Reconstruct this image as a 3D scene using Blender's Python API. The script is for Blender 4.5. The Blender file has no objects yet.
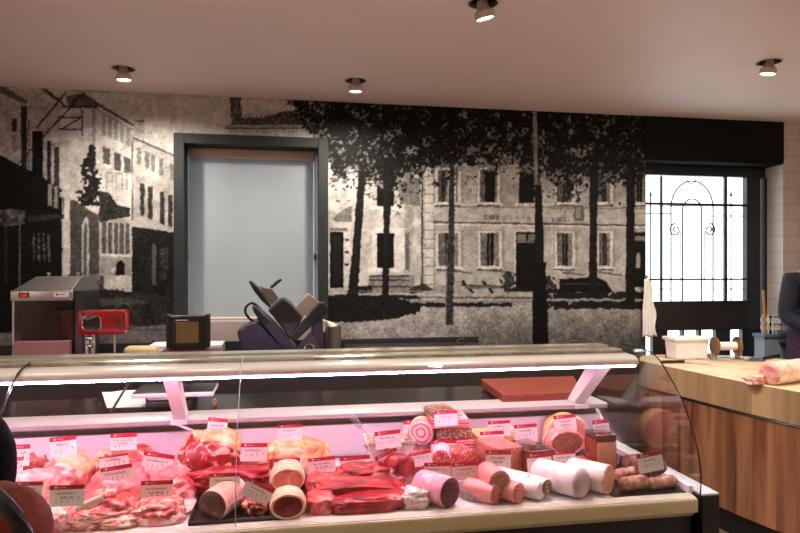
import bpy, bmesh, math, random
import numpy as np
from mathutils import Vector, Matrix, noise as mnoise

# ------------------------------------------------------------------ camera
SC = bpy.context.scene
COL = SC.collection
F_PX, YAW, HZ, CAMZ = 645.0, math.radians(10.2), 270.0, 1.6
CA, SA = math.cos(YAW), math.sin(YAW)
WALL, CEIL, DECK = 4.80, 2.85, 0.795

cam_d = bpy.data.cameras.new('camera')
cam = bpy.data.objects.new('camera', cam_d)
COL.objects.link(cam)
cam.location = (0, 0, CAMZ)
cam.rotation_euler = (math.pi / 2, 0, -YAW)
cam_d.sensor_width = 36.0
cam_d.lens = F_PX / 800.0 * 36.0
cam_d.shift_y = (HZ - 266.5) / 800.0
cam_d.clip_start = 0.05
SC.camera = cam
SC.view_settings.view_transform = 'Standard'
SC.view_settings.look = 'None'
SC.view_settings.gamma = 1.0
SC.view_settings.use_curve_mapping = False
SC.view_settings.exposure = 0.35
SC.cycles.transparent_max_bounces = 24
SC.cycles.max_bounces = 10
SC.cycles.diffuse_bounces = 5


def ray(px, py):
    cx, cz = (px - 400) / F_PX, (HZ - py) / F_PX
    return Vector((cx * CA + SA, -cx * SA + CA, cz))


def at(px, py, Y):
    r = ray(px, py)
    s = Y / r.y
    return Vector((r.x * s, Y, CAMZ + r.z * s))


def onz(px, py, z):
    r = ray(px, py)
    s = (z - CAMZ) / r.z
    return Vector((r.x * s, r.y * s, z))


def mpp(px, Y):                     # metres per pixel on a plane
    return Y / ray(px, HZ).y / F_PX


# ------------------------------------------------------------------ materials
MATS = {}


def new_mat(name):
    m = bpy.data.materials.new(name)
    m.use_nodes = True
    nt = m.node_tree
    return m, nt, nt.nodes['Principled BSDF']


def lin(c):
    return tuple(((v / 255.0) / 12.92 if v / 255.0 <= 0.04045 else ((v / 255.0 + 0.055) / 1.055) ** 2.4) for v in c)


def mat(name, rgb, rough=0.5, metal=0.0, var=0.08, scale=30.0, bump=0.0, spec=0.5, sss=0.0, coat=0.0):
    """procedural: noise-varied base colour (and bump)"""
    if name in MATS:
        return MATS[name]
    m, nt, b = new_mat(name)
    c = lin(rgb)
    tc = nt.nodes.new('ShaderNodeTexCoord')
    n = nt.nodes.new('ShaderNodeTexNoise')
    n.inputs['Scale'].default_value = scale
    n.inputs['Detail'].default_value = 4
    r = nt.nodes.new('ShaderNodeValToRGB')
    r.color_ramp.elements[0].position = 0.3
    r.color_ramp.elements[1].position = 0.7
    r.color_ramp.elements[0].color = tuple(max(0, v * (1 - var)) for v in c) + (1,)
    r.color_ramp.elements[1].color = tuple(min(1, v * (1 + var)) for v in c) + (1,)
    nt.links.new(tc.outputs['Object'], n.inputs['Vector'])
    nt.links.new(n.outputs['Fac'], r.inputs['Fac'])
    nt.links.new(r.outputs['Color'], b.inputs['Base Color'])
    b.inputs['Roughness'].default_value = rough
    b.inputs['Metallic'].default_value = metal
    b.inputs['Specular IOR Level'].default_value = spec
    b.inputs['Coat Weight'].default_value = coat
    if sss:
        b.inputs['Subsurface Weight'].default_value = sss
        b.inputs['Subsurface Radius'].default_value = (0.01, 0.004, 0.003)
        b.inputs['Subsurface Scale'].default_value = 1.0
    if bump:
        bp = nt.nodes.new('ShaderNodeBump')
        bp.inputs['Strength'].default_value = bump
        bp.inputs['Distance'].default_value = 0.004
        nt.links.new(n.outputs['Fac'], bp.inputs['Height'])
        nt.links.new(bp.outputs['Normal'], b.inputs['Normal'])
    MATS[name] = m
    return m


def marble(name, lean, fat, pos=(0.48, 0.58), scale=18.0, stretch=(1, 1, 1), distort=1.2, rough=0.32, bump=0.35, dark=None, fine=90):
    """meat: lean flesh with fat streaks from warped noise"""
    if name in MATS:
        return MATS[name]
    m, nt, b = new_mat(name)
    tc = nt.nodes.new('ShaderNodeTexCoord')
    mp = nt.nodes.new('ShaderNodeMapping')
    mp.inputs['Scale'].default_value = stretch
    n = nt.nodes.new('ShaderNodeTexNoise')
    n.inputs['Scale'].default_value = scale
    n.inputs['Detail'].default_value = 6
    n.inputs['Distortion'].default_value = distort
    r = nt.nodes.new('ShaderNodeValToRGB')
    e = r.color_ramp.elements
    L, Fc = lin(lean), lin(fat)
    D = lin(dark) if dark else tuple(v * 0.55 for v in L)
    e[0].position, e[0].color = 0.28, D + (1,)
    e[1].position, e[1].color = pos[0], L + (1,)
    x = e.new(pos[1])
    x.color = Fc + (1,)
    nt.links.new(tc.outputs['Object'], mp.inputs['Vector'])
    nt.links.new(mp.outputs['Vector'], n.inputs['Vector'])
    nt.links.new(n.outputs['Fac'], r.inputs['Fac'])
    nt.links.new(r.outputs['Color'], b.inputs['Base Color'])
    n2 = nt.nodes.new('ShaderNodeTexNoise')
    n2.inputs['Scale'].default_value = fine
    n2.inputs['Detail'].default_value = 3
    nt.links.new(tc.outputs['Object'], n2.inputs['Vector'])
    ad = nt.nodes.new('ShaderNodeMath')
    ad.operation = 'ADD'
    nt.links.new(n.outputs['Fac'], ad.inputs[0])
    nt.links.new(n2.outputs['Fac'], ad.inputs[1])
    bp = nt.nodes.new('ShaderNodeBump')
    bp.inputs['Strength'].default_value = bump
    bp.inputs['Distance'].default_value = 0.004
    nt.links.new(ad.outputs[0], bp.inputs['Height'])
    nt.links.new(bp.outputs['Normal'], b.inputs['Normal'])
    b.inputs['Roughness'].default_value = rough
    b.inputs['Subsurface Weight'].default_value = 0.08
    b.inputs['Subsurface Radius'].default_value = (0.01, 0.003, 0.003)
    MATS[name] = m
    return m


def speckle(name, base, bits, scale=120.0, thr=0.32, rough=0.4, bump=0.3):
    """minced / studded cut faces: voronoi flecks"""
    if name in MATS:
        return MATS[name]
    m, nt, b = new_mat(name)
    tc = nt.nodes.new('ShaderNodeTexCoord')
    v = nt.nodes.new('ShaderNodeTexVoronoi')
    v.inputs['Scale'].default_value = scale
    r = nt.nodes.new('ShaderNodeValToRGB')
    e = r.color_ramp.elements
    e[0].position, e[0].color = thr, lin(bits) + (1,)
    e[1].position, e[1].color = thr + 0.15, lin(base) + (1,)
    nt.links.new(tc.outputs['Object'], v.inputs['Vector'])
    nt.links.new(v.outputs['Distance'], r.inputs['Fac'])
    nt.links.new(r.outputs['Color'], b.inputs['Base Color'])
    bp = nt.nodes.new('ShaderNodeBump')
    bp.inputs['Strength'].default_value = bump
    bp.inputs['Distance'].default_value = 0.002
    nt.links.new(v.outputs['Distance'], bp.inputs['Height'])
    nt.links.new(bp.outputs['Normal'], b.inputs['Normal'])
    b.inputs['Roughness'].default_value = rough
    MATS[name] = m
    return m


def emit(name, rgb, strength):
    m, nt, b = new_mat(name)
    e = nt.nodes.new('ShaderNodeEmission')
    e.inputs['Color'].default_value = tuple(rgb) + (1,)
    e.inputs['Strength'].default_value = strength
    nt.links.new(e.outputs[0], nt.nodes['Material Output'].inputs['Surface'])
    return m


def glass_mat(name, tint=(0.97, 0.985, 0.98), base=0.04, rough=0.01, gain=0.9):
    """thin sheet glass: see-through with Schlick reflection on both faces"""
    m, nt, b = new_mat(name)
    t = nt.nodes.new('ShaderNodeBsdfTransparent')
    t.inputs['Color'].default_value = tint + (1,)
    g = nt.nodes.new('ShaderNodeBsdfGlossy')
    g.inputs['Roughness'].default_value = rough
    lw = nt.nodes.new('ShaderNodeLayerWeight')
    pw = nt.nodes.new('ShaderNodeMath')
    pw.operation = 'POWER'
    pw.inputs[1].default_value = 5
    ml = nt.nodes.new('ShaderNodeMath')
    ml.operation = 'MULTIPLY_ADD'
    ml.inputs[1].default_value = gain
    ml.inputs[2].default_value = base
    mx = nt.nodes.new('ShaderNodeMixShader')
    nt.links.new(lw.outputs['Facing'], pw.inputs[0])
    nt.links.new(pw.outputs[0], ml.inputs[0])
    nt.links.new(ml.outputs[0], mx.inputs[0])
    nt.links.new(t.outputs[0], mx.inputs[1])
    nt.links.new(g.outputs[0], mx.inputs[2])
    nt.links.new(mx.outputs[0], nt.nodes['Material Output'].inputs['Surface'])
    return m


# ------------------------------------------------------------------ mesh builder
def wm(o):
    return wm(o.parent) @ o.matrix_basis if o.parent else o.matrix_basis


class MB:
    def __init__(s):
        s.v, s.f, s.mi, s.cur = [], [], [], 0

    def add(s, vs, fs, M=None):
        o = len(s.v)
        for p in vs:
            p = Vector(p)
            s.v.append(M @ p if M else p)
        for f in fs:
            s.f.append([i + o for i in f])
            s.mi.append(s.cur)
        return s

    def box(s, lo, hi, M=None):
        (a, b, c), (d, e, f) = lo, hi
        vs = [(a, b, c), (d, b, c), (d, e, c), (a, e, c), (a, b, f), (d, b, f), (d, e, f), (a, e, f)]
        fs = [(0, 3, 2, 1), (4, 5, 6, 7), (0, 1, 5, 4), (1, 2, 6, 5), (2, 3, 7, 6), (3, 0, 4, 7)]
        return s.add(vs, fs, M)

    def rbox(s, lo, hi, r=0.01, seg=3, M=None):
        bm = bmesh.new()
        bmesh.ops.create_cube(bm, size=1)
        c = [(lo[i] + hi[i]) / 2 for i in range(3)]
        d = [hi[i] - lo[i] for i in range(3)]
        for v in bm.verts:
            v.co = Vector((c[0] + v.co.x * d[0], c[1] + v.co.y * d[1], c[2] + v.co.z * d[2]))
        bmesh.ops.bevel(bm, geom=bm.edges[:], offset=min(r, min(d) * 0.45), segments=seg, profile=0.5, affect='EDGES')
        return s.from_bm(bm, M)

    def from_bm(s, bm, M=None):
        bm.verts.index_update()
        s.add([v.co.copy() for v in bm.verts], [[v.index for v in f.verts] for f in bm.faces], M)
        bm.free()
        return s

    def prism(s, poly, y0, y1, M=None, axis='Y'):
        """poly in (x,z) extruded along Y, or (y,z) along X, or (x,y) along Z"""
        n = len(poly)
        mk = {'Y': lambda p, t: (p[0], t, p[1]), 'X': lambda p, t: (t, p[0], p[1]), 'Z': lambda p, t: (p[0], p[1], t)}[axis]
        vs = [mk(p, y0) for p in poly] + [mk(p, y1) for p in poly]
        fs = [list(range(n)), list(range(2 * n - 1, n - 1, -1))]
        for i in range(n):
            j = (i + 1) % n
            fs.append((j, i, i + n, j + n))
        return s.add(vs, fs, M)

    def lathe(s, prof, seg=32, M=None, sq=1.0, cap=True):
        """profile [(r,z)] about Z"""
        vs, fs = [], []
        n = len(prof)
        for (r, z) in prof:
            for k in range(seg):
                a = 2 * math.pi * k / seg
                vs.append((r * math.cos(a), r * sq * math.sin(a), z))
        for i in range(n - 1):
            for k in range(seg):
                k2 = (k + 1) % seg
                fs.append((i * seg + k, i * seg + k2, (i + 1) * seg + k2, (i + 1) * seg + k))
        if cap:
            if prof[0][0] > 1e-6:
                fs.append(list(range(seg - 1, -1, -1)))
            if prof[-1][0] > 1e-6:
                fs.append([(n - 1) * seg + k for k in range(seg)])
        return s.add(vs, fs, M)

    def cyl(s, p0, p1, r0, r1=None, seg=20):
        p0, p1 = Vector(p0), Vector(p1)
        r1 = r0 if r1 is None else r1
        d = p1 - p0
        M = Matrix.Translation(p0) @ d.to_track_quat('Z', 'Y').to_matrix().to_4x4()
        return s.lathe([(r0, 0), (r1, d.length)], seg, M)

    def tube(s, pts, r, seg=8, closed=False):
        pts = [Vector(p) for p in pts]
        n = len(pts)
        vs, fs = [], []
        up = Vector((0.13, 0.21, 1)).normalized()
        for i, p in enumerate(pts):
            if closed:
                d = pts[(i + 1) % n] - pts[i - 1]
            else:
                d = pts[min(i + 1, n - 1)] - pts[max(i - 1, 0)]
            if d.length < 1e-9:
                d = Vector((1, 0, 0))
            d.normalize()
            a = d.cross(up)
            if a.length < 1e-3:
                a = d.cross(Vector((1, 0, 0)))
            a.normalize()
            b = d.cross(a)
            rr = r[i] if isinstance(r, (list, tuple)) else r
            for k in range(seg):
                t = 2 * math.pi * k / seg
                vs.append(p + a * (rr * math.cos(t)) + b * (rr * math.sin(t)))
        m = n if closed else n - 1
        for i in range(m):
            j = (i + 1) % n
            for k in range(seg):
                k2 = (k + 1) % seg
                fs.append((i * seg + k, i * seg + k2, j * seg + k2, j * seg + k))
        if not closed:
            fs.append(list(range(seg - 1, -1, -1)))
            fs.append([(n - 1) * seg + k for k in range(seg)])
        return s.add(vs, fs)

    def sheet(s, rows):
        """grid of points -> quads"""
        m, n = len(rows), len(rows[0])
        vs = [p for r in rows for p in r]
        fs = [(i * n + j, i * n + j + 1, (i + 1) * n + j + 1, (i + 1) * n + j) for i in range(m - 1) for j in range(n - 1)]
        return s.add(vs, fs)

    def build(s, name, material, parent=None, smooth=False, loc=None, bevel=0.0, fix=True):
        me = bpy.data.meshes.new(name)
        if parent is not None:
            inv = wm(parent).inverted()
        elif loc is not None:
            inv = Matrix.Translation(-Vector(loc))
        else:
            inv = None
        vs = [inv @ v if inv else v for v in s.v]
        me.from_pydata([tuple(v) for v in vs], [], s.f)
        for mm in (material if isinstance(material, (list, tuple)) else [material]):
            me.materials.append(mm)
        me.polygons.foreach_set('material_index', s.mi)
        me.validate()
        if fix or bevel:
            bm = bmesh.new()
            bm.from_mesh(me)
            if fix:
                bmesh.ops.recalc_face_normals(bm, faces=bm.faces[:])
            if bevel:
                es = [e for e in bm.edges if len(e.link_faces) == 2 and e.calc_face_angle(0) > 0.5]
                bmesh.ops.bevel(bm, geom=es, offset=bevel, segments=2, profile=0.5, affect='EDGES')
            bm.to_mesh(me)
            bm.free()
        if smooth:
            me.polygons.foreach_set('use_smooth', [True] * len(me.polygons))
            if smooth != 'all':
                try:
                    me.set_sharp_from_angle(angle=math.radians(40))
                except Exception:
                    pass
        me.update()
        o = bpy.data.objects.new(name, me)
        COL.objects.link(o)
        if parent is not None:
            o.parent = parent
        elif loc is not None:
            o.location = loc
        return o


def tag(o, label=None, cat=None, group=None, kind=None):
    if label:
        o['label'] = label
    if cat:
        o['category'] = cat
    if group:
        o['group'] = group
    if kind:
        o['kind'] = kind
    return o


def thing(name, label, cat, loc=(0, 0, 0), group=None):
    o = bpy.data.objects.new(name, None)
    o.empty_display_size = 0.05
    COL.objects.link(o)
    o.location = loc
    o.matrix_world = Matrix.Translation(Vector(loc))
    return tag(o, label, cat, group)


def struct(name, mb, m, **k):
    return tag(mb.build(name, m, **k), kind='structure')


def catmull(pts, n=6):
    out = []
    P = [Vector(p) for p in pts]
    for i in range(len(P) - 1):
        p0, p1, p2, p3 = P[max(i - 1, 0)], P[i], P[i + 1], P[min(i + 2, len(P) - 1)]
        for k in range(n):
            t = k / n
            out.append(0.5 * ((2 * p1) + (p2 - p0) * t + (2 * p0 - 5 * p1 + 4 * p2 - p3) * t * t + (3 * p1 - p0 - 3 * p2 + p3) * t ** 3))
    out.append(P[-1])
    return out


def R(d):
    return math.radians(d)


# common materials
WHITE_PAINT = mat('white_paint', (226, 214, 206), 0.8, var=0.02, scale=4)
CREAM_METAL = mat('cream_metal', (208, 199, 156), 0.28, var=0.03, scale=8)
WHITE_METAL = mat('white_metal', (226, 220, 222), 0.35, var=0.03, scale=8)
BLACK = mat('black_matte', (14, 14, 15), 0.5, var=0.2)
BLACK_PLASTIC = mat('black_plastic', (15, 15, 16), 0.4, var=0.15, scale=60)
DARK_FRAME = mat('dark_frame', (15, 18, 18), 0.7, var=0.06, scale=12)
STEEL = mat('steel', (190, 190, 192), 0.28, 1.0, var=0.05, scale=14)
CHROME = mat('chrome', (225, 225, 225), 0.1, 1.0, var=0.02)
WHITE_PLASTIC = mat('white_plastic', (235, 232, 226), 0.4, var=0.03, scale=10)
WOOD_HANDLE = mat('wood_handle', (170, 120, 70), 0.5, var=0.15, scale=20)
GLASS = glass_mat('case_glass')
PANE = glass_mat('window_glass')
GLASS_EDGE = mat('glass_edge', (18, 30, 30), 0.2, var=0.1)
# ================================================================== SETTING
rng = np.random.default_rng(7)
XL, XR, YF = -3.4, 4.75, -2.6
WIN = (at(177, 139, WALL - 0.0).x, at(326, 139, WALL).x, 1.06, at(250, 139, WALL).z)       # left window opening
x0w2, x1w2 = at(640, 160, WALL).x, at(783, 160, WALL).x
Z2T = at(700, 160, WALL).z
WT = 0.34

floor_m = mat('floor_tile', (128, 112, 100), 0.4, var=0.12, scale=6)
struct('floor', MB().box((XL, YF, -0.05), (XR, WALL + WT, 0)), floor_m)


def ceiling_mat():
    m = mat('ceiling_paint', (238, 222, 216), 0.55, var=0.015, scale=3)
    return m


# ceiling holes for the recessed lamps
LAMPS = [(127, 73), (356, 79.5), (483, 3), (769, 62)]
LP = [onz(px, py, CEIL) for px, py in LAMPS]
LP[0].y = LP[1].y = 4.24        # one row along the mural
bm = bmesh.new()
mbc = MB()
HOLE = 0.068


def ceiling():
    # ceiling slab as a bottom skin with round holes, plus a slab above it
    mb = MB()
    xs = sorted({XL, XR} | {p.x + s * 0.14 for p in LP for s in (-1, 1)})
    ys = sorted({YF, WALL + WT} | {p.y + s * 0.14 for p in LP for s in (-1, 1)})
    for i in range(len(xs) - 1):
        for j in range(len(ys) - 1):
            cx, cy = (xs[i] + xs[i + 1]) / 2, (ys[j] + ys[j + 1]) / 2
            p = next((p for p in LP if abs(p.x - cx) < 0.01 and abs(p.y - cy) < 0.01), None)
            a, b, c, d = xs[i], xs[i + 1], ys[j], ys[j + 1]
            if p is None:
                mb.add([(a, c, CEIL), (b, c, CEIL), (b, d, CEIL), (a, d, CEIL)], [(0, 3, 2, 1)])
            else:
                n = 32
                inn = [(p.x + HOLE * math.cos(2 * math.pi * k / n), p.y + HOLE * math.sin(2 * math.pi * k / n), CEIL) for k in range(n)]
                out = []
                for k in range(n):
                    t = 2 * math.pi * k / n
                    c_, s_ = math.cos(t), math.sin(t)
                    q = 0.14 / max(abs(c_), abs(s_))
                    out.append((p.x + q * c_, p.y + q * s_, CEIL))
                mb.add(inn + out, [(k, (k + 1) % n, n + (k + 1) % n, n + k) for k in range(n)])
                mb.add([(x, y, CEIL) for x, y, z in inn] + [(x, y, CEIL + 0.1) for x, y, z in inn],
                       [(k, (k + 1) % n, n + (k + 1) % n, n + k) for k in range(n)])
    mb.box((XL, YF, CEIL + 0.1), (XR, WALL + WT, CEIL + 0.16))
    return mb


struct('ceiling', ceiling(), ceiling_mat(), fix=False)

# white glazed tile wall: the back wall, its right part shows tiles
def tile_mat():
    m, nt, b = new_mat('white_wall_tile')
    tc = nt.nodes.new('ShaderNodeTexCoord')
    mp = nt.nodes.new('ShaderNodeMapping')
    mp.inputs['Rotation'].default_value = (R(90), 0, 0)
    br = nt.nodes.new('ShaderNodeTexBrick')
    br.inputs['Color1'].default_value = lin((205, 196, 186)) + (1,)
    br.inputs['Color2'].default_value = lin((198, 188, 178)) + (1,)
    br.inputs['Mortar'].default_value = lin((172, 160, 150)) + (1,)
    br.inputs['Scale'].default_value = 1.0
    br.inputs['Brick Width'].default_value = 0.24
    br.inputs['Row Height'].default_value = 0.135
    br.inputs['Mortar Size'].default_value = 0.003
    nt.links.new(tc.outputs['Object'], mp.inputs['Vector'])
    nt.links.new(mp.outputs['Vector'], br.inputs['Vector'])
    nt.links.new(br.outputs['Color'], b.inputs['Base Color'])
    b.inputs['Roughness'].default_value = 0.35
    return m


TILE = tile_mat()
wb = MB()
w0, w1, wz0, wz1 = WIN
for a, b, c, d in [(XL, w0, 0, CEIL), (w0, w1, 0, wz0), (w0, w1, wz1, CEIL), (w1, x0w2, 0, CEIL),
                   (x0w2, x1w2, Z2T, CEIL), (x1w2, XR, 0, CEIL)]:
    wb.box((a, WALL, c), (b, WALL + WT, d))
struct('wall_back', wb, TILE)
SIDE = mat('side_wall_paint', (206, 190, 178), 0.8, var=0.03, scale=3)
struct('wall_left', MB().box((XL - 0.1, YF, 0), (XL, WALL + WT, CEIL)), SIDE)
struct('wall_right', MB().box((XR, YF, 0), (XR + 0.1, WALL + WT, CEIL)), SIDE)
wf = MB()
for a, b, c, d in [(XL, XR, 0, CEIL)]:
    wf.box((a, YF - 0.15, c), (b, YF, d))
struct('wall_front', wf, SIDE)

# ------------------------------------------------------------------ mural
S = 2
PX0, PY0, PX1, PY1 = -60, 60, 700, 370
CW, CH = (PX1 - PX0) * S, (PY1 - PY0) * S
cv = np.full((CH, CW), 0.80, np.float32)
gy, gx = np.mgrid[0:CH, 0:CW].astype(np.float32)
gx = gx / S + PX0
gy = gy / S + PY0


def vnoise(cell, seed, ax=1.0):
    r = np.random.default_rng(seed)
    h, w = int(CH / S / cell) + 3, int(CW / S / (cell * ax)) + 3
    g = r.random((h, w)).astype(np.float32)
    yy, xx = (gy - PY0) / cell, (gx - PX0) / (cell * ax)
    yi, xi = yy.astype(int), xx.astype(int)
    fy, fx = yy - yi, xx - xi
    fy, fx = fy * fy * (3 - 2 * fy), fx * fx * (3 - 2 * fx)
    return (g[yi, xi] * (1 - fy) * (1 - fx) + g[yi + 1, xi] * fy * (1 - fx) + g[yi, xi + 1] * (1 - fy) * fx + g[yi + 1, xi + 1] * fy * fx)


def pmask(pts):
    m = np.zeros((CH, CW), bool)
    xs = [p[0] for p in pts]
    ys = [p[1] for p in pts]
    a, b = max(0, int((min(xs) - PX0) * S) - 1), min(CW, int((max(xs) - PX0) * S) + 2)
    c, d = max(0, int((min(ys) - PY0) * S) - 1), min(CH, int((max(ys) - PY0) * S) + 2)
    if a >= b or c >= d:
        return m
    X, Y = gx[c:d, a:b], gy[c:d, a:b]
    s = np.zeros(X.shape, bool)
    n = len(pts)
    for i in range(n):
        (xa, ya), (xb, yb) = pts[i], pts[(i + 1) % n]
        if ya == yb:
            continue
        s ^= ((ya > Y) != (yb > Y)) & (X < (xb - xa) * (Y - ya) / (yb - ya) + xa)
    m[c:d, a:b] = s
    return m


def poly(pts, v, a=1.0):
    m = pmask(pts)
    cv[m] = cv[m] * (1 - a) + v * a


def rect(x0, y0, x1, y1, v, a=1.0):
    poly([(x0, y0), (x1, y0), (x1, y1), (x0, y1)], v, a)


def line(x0, y0, x1, y1, w, v, a=1.0):
    dx, dy = x1 - x0, y1 - y0
    L = math.hypot(dx, dy)
    nx, ny = -dy / L * w / 2, dx / L * w / 2
    poly([(x0 + nx, y0 + ny), (x1 + nx, y1 + ny), (x1 - nx, y1 - ny), (x0 - nx, y0 - ny)], v, a)


N1, N2, N3, N6, N20 = vnoise(1.0, 1), vnoise(2.2, 2), vnoise(4, 3), vnoise(9, 4), vnoise(30, 5)
GR = vnoise(0.8, 6)


def rough(pts, v0, v1, n=None, thr=None):
    m = pmask(pts)
    q = N2 * 0.5 + N1 * 0.5 if n is None else n
    if thr is None:
        cv[m] = v0 + (v1 - v0) * q[m]
    else:
        mm = m & (q > thr)
        cv[mm] = v1


# sky
cv[:] = 0.80 - 0.03 * N20
# --- left street
rough([(60, 108), (135, 128), (135, 290), (60, 290)], 0.66, 0.80, N6)             # second house
rough([(-60, 60), (0, 86), (27, 101), (45, 88), (58, 96), (66, 106), (60, 112), (60, 200), (-60, 200)], 0.58, 0.76, N3)
poly([(0, 84), (27, 100), (27, 104), (20, 102), (0, 93)], 0.35)
for k in range(6):
    line(8 + k * 4, 84 + k * 2, 12 + k * 4, 97 + k * 1.4, 0.8, 0.3, 0.6)
line(44, 88, 66, 107, 2.4, 0.18)
line(40, 88, 62, 104, 1, 0.35)
rough([(66, 96), (84, 92), (97, 102), (104, 105), (84, 108), (68, 107)], 0.15, 0.55)
rect(62, 106, 98, 108, 0.2, 0.8)
rect(72, 89, 110, 92, 0.62)
line(97, 104, 140, 129, 2.2, 0.22)
line(95, 108, 133, 130, 1.0, 0.4)
poly([(92, 108), (95, 108), (96, 200), (92, 200)], 0.45, 0.6)
rough([(134, 122), (145, 122), (145, 138), (134, 135)], 0.6, 0.72)
rect(136, 120, 144, 122, 0.35)
# third house
rough([(132, 137), (174, 155), (174, 300), (132, 300)], 0.6, 0.74, N6)
line(132, 137, 176, 156, 1.8, 0.3)
line(132, 140, 132, 220, 1.2, 0.3)
for x, y in [(102, 116), (108, 118), (114, 121), (120, 123), (126, 126)]:
    rough([(x, y), (x + 4, y + 1), (x + 4, y + 20), (x, y + 19)], 0.45, 0.62)
for x, y, h in [(103, 146, 17), (114, 151, 18), (124, 156, 16)]:
    rough([(x, y), (x + 7, y + 3), (x + 7, y + h + 2), (x, y + h)], 0.16, 0.42)
    line(x - 1, y + h + 1, x + 9, y + h + 4, 1.2, 0.85)
for x, y in [(137, 147), (145, 151), (151, 154), (159, 158), (170, 163)]:
    rough([(x, y), (x + 4, y + 1), (x + 4, y + 18), (x, y + 17)], 0.3, 0.55)
for x, y in [(140, 183), (148, 186), (160, 191), (168, 194)]:
    rough([(x, y), (x + 4.5, y + 1), (x + 4.5, y + 34), (x, y + 32)], 0.08, 0.3)
for x in (106, 116, 126):
    rect(x, 172, x + 7, 190, 0.55)
    rect(x + 1.2, 174, x + 6, 190, 0.72)
rect(128, 176, 131, 262, 0.8)
# storefront house on the left
for x0, y0, x1, y1, v in [(12, 119, 17, 132, 0.2), (12, 136, 17, 152, 0.5), (21, 106, 27, 190, 0.16), (32, 131, 43, 190, 0.06),
                          (47, 141, 51, 190, 0.14), (54, 147, 59, 190, 0.2), (28, 120, 30, 190, 0.4)]:
    rough([(x0, y0), (x1, y0), (x1, y1), (x0, y1)], v * 0.6, v * 1.5)
line(84, 92, 10, 172, 1.3, 0.14)
line(66, 92, 36, 128, 1.6, 0.16)
for a in [(58, 117, 82, 117), (58, 129, 82, 129), (82, 110, 82, 136), (61, 129, 80, 118)]:
    line(*a, 1.3, 0.14)
rough([(-60, 150), (0, 155), (44, 178), (62, 190), (62, 352), (-60, 352)], 0.03, 0.11)
for k in range(11):
    line(0 + k * 4, 156 + k * 2.2, 0 + k * 4, 174 + k * 2.0, 0.6, 0.28, 0.5)
rough([(-10, 212), (12, 208), (25, 210), (25, 223), (8, 226), (-10, 226)], 0.1, 0.5, N3)
rough([(28, 215), (64, 214), (64, 218), (28, 222)], 0.1, 0.28)
line(19.5, 224, 19.5, 292, 1.6, 0.42)
line(6, 226, 6, 285, 3, 0.16)
for x in (32, 37, 42, 47):
    rough([(x, 233), (x + 2.6, 233), (x + 3.4, 262), (x + 1, 262)], 0.1, 0.5, N2)
for x, y in [(48, 192), (54, 194)]:
    rect(x, y - 8, x + 4, y + 14, 0.66, 0.8)
# gate pillar, arch and its wall
rough([(62, 196), (104, 210), (104, 290), (68, 290)], 0.2, 0.36)
rect(64, 196, 70, 275, 0.8)
poly([(60, 192), (74, 192), (99, 209), (98, 215), (74, 200), (60, 197)], 0.78)
poly([(82, 226), (84, 218), (86, 216), (88, 219), (89, 230), (89, 277), (82, 277)], 0.72)
poly([(83.5, 228), (85, 221), (87, 226), (87, 276), (83.5, 276)], 0.34)
rough([(86, 275), (100, 273), (100, 283), (86, 284)], 0.3, 0.6)
# glazed gallery
rect(99, 219, 131, 276, 0.66)
for k in range(5):
    rough([(102 + k * 5.8, 222), (106.2 + k * 5.8, 222 + k * 0.5), (106.2 + k * 5.8, 254), (102 + k * 5.8, 254)], 0.2, 0.42)
line(100, 254, 130, 256, 2.2, 0.86)
rect(100, 258, 131, 275, 0.55, 0.6)
rough([(98, 190), (108, 192), (118, 205), (130, 208), (130, 216), (100, 222)], 0.05, 0.3)
# ground-floor of third house: dark
rough([(132, 226), (175, 232), (175, 310), (132, 300)], 0.03, 0.2)
rect(152, 244, 156, 285, 0.34)
rough([(160, 248), (168, 248), (168, 280), (160, 280)], 0.05, 0.34)
# ivy
yy = (gy - 175) / 30
iv = (((gx - 90 + 2 * np.sin(gy / 5)) / (2.5 + 8.5 * np.clip((gy - 142) / 50, 0, 1))) ** 2 + (N3 - 0.5) * 1.1 + (N2 - 0.5) * 1.5 < 0.8) & (gy > 144) & (gy < 206)
cv[iv] = 0.06 + 0.30 * GR[iv] ** 3
# street ground
rough([(60, 284), (175, 296), (175, 352), (60, 352)], 0.06, 0.26, N1 * 0.6 + N6 * 0.4)
rough([(-60, 335), (75, 330), (175, 324), (175, 352), (-60, 352)], 0.35, 0.5)
line(75, 331, 174, 329, 1.2, 0.2, 0.7)
rough([(90, 300), (130, 296), (150, 303), (100, 306)], 0.15, 0.4)
# woman with a pale skirt
poly([(116, 266), (118, 261), (122, 260), (124, 264), (125, 276), (115, 276)], 0.06)
poly([(116, 275), (125, 275), (125.5, 288), (122, 288), (121, 280), (119.5, 289), (115, 287)], 0.8)
poly([(111, 270), (116, 265), (116, 268), (113, 273)], 0.75)
rect(116.5, 288, 118, 292, 0.1)
rect(122, 288, 123.5, 292, 0.1)
# --- roofs over the window
rough([(230, 99), (241, 99), (240, 104), (242, 110), (242, 118), (230, 118)], 0.15, 0.55)
rect(229, 97, 242, 100, 0.28)
rough([(232, 118), (262, 117), (285, 111), (310, 110), (310, 126), (230, 125)], 0.12, 0.5, N1)
for k in range(20):
    line(232 + k * 4 + 6, 113, 232 + k * 4, 125, 0.9, 0.2, 0.6)
rect(225, 125, 312, 127.5, 0.62)
rect(225, 127.5, 312, 129, 0.3)
rect(228, 129, 312, 137, 0.7)
for k in range(18):
    rect(230 + k * 4.4, 130, 232 + k * 4.4, 132, 0.5)
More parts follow.
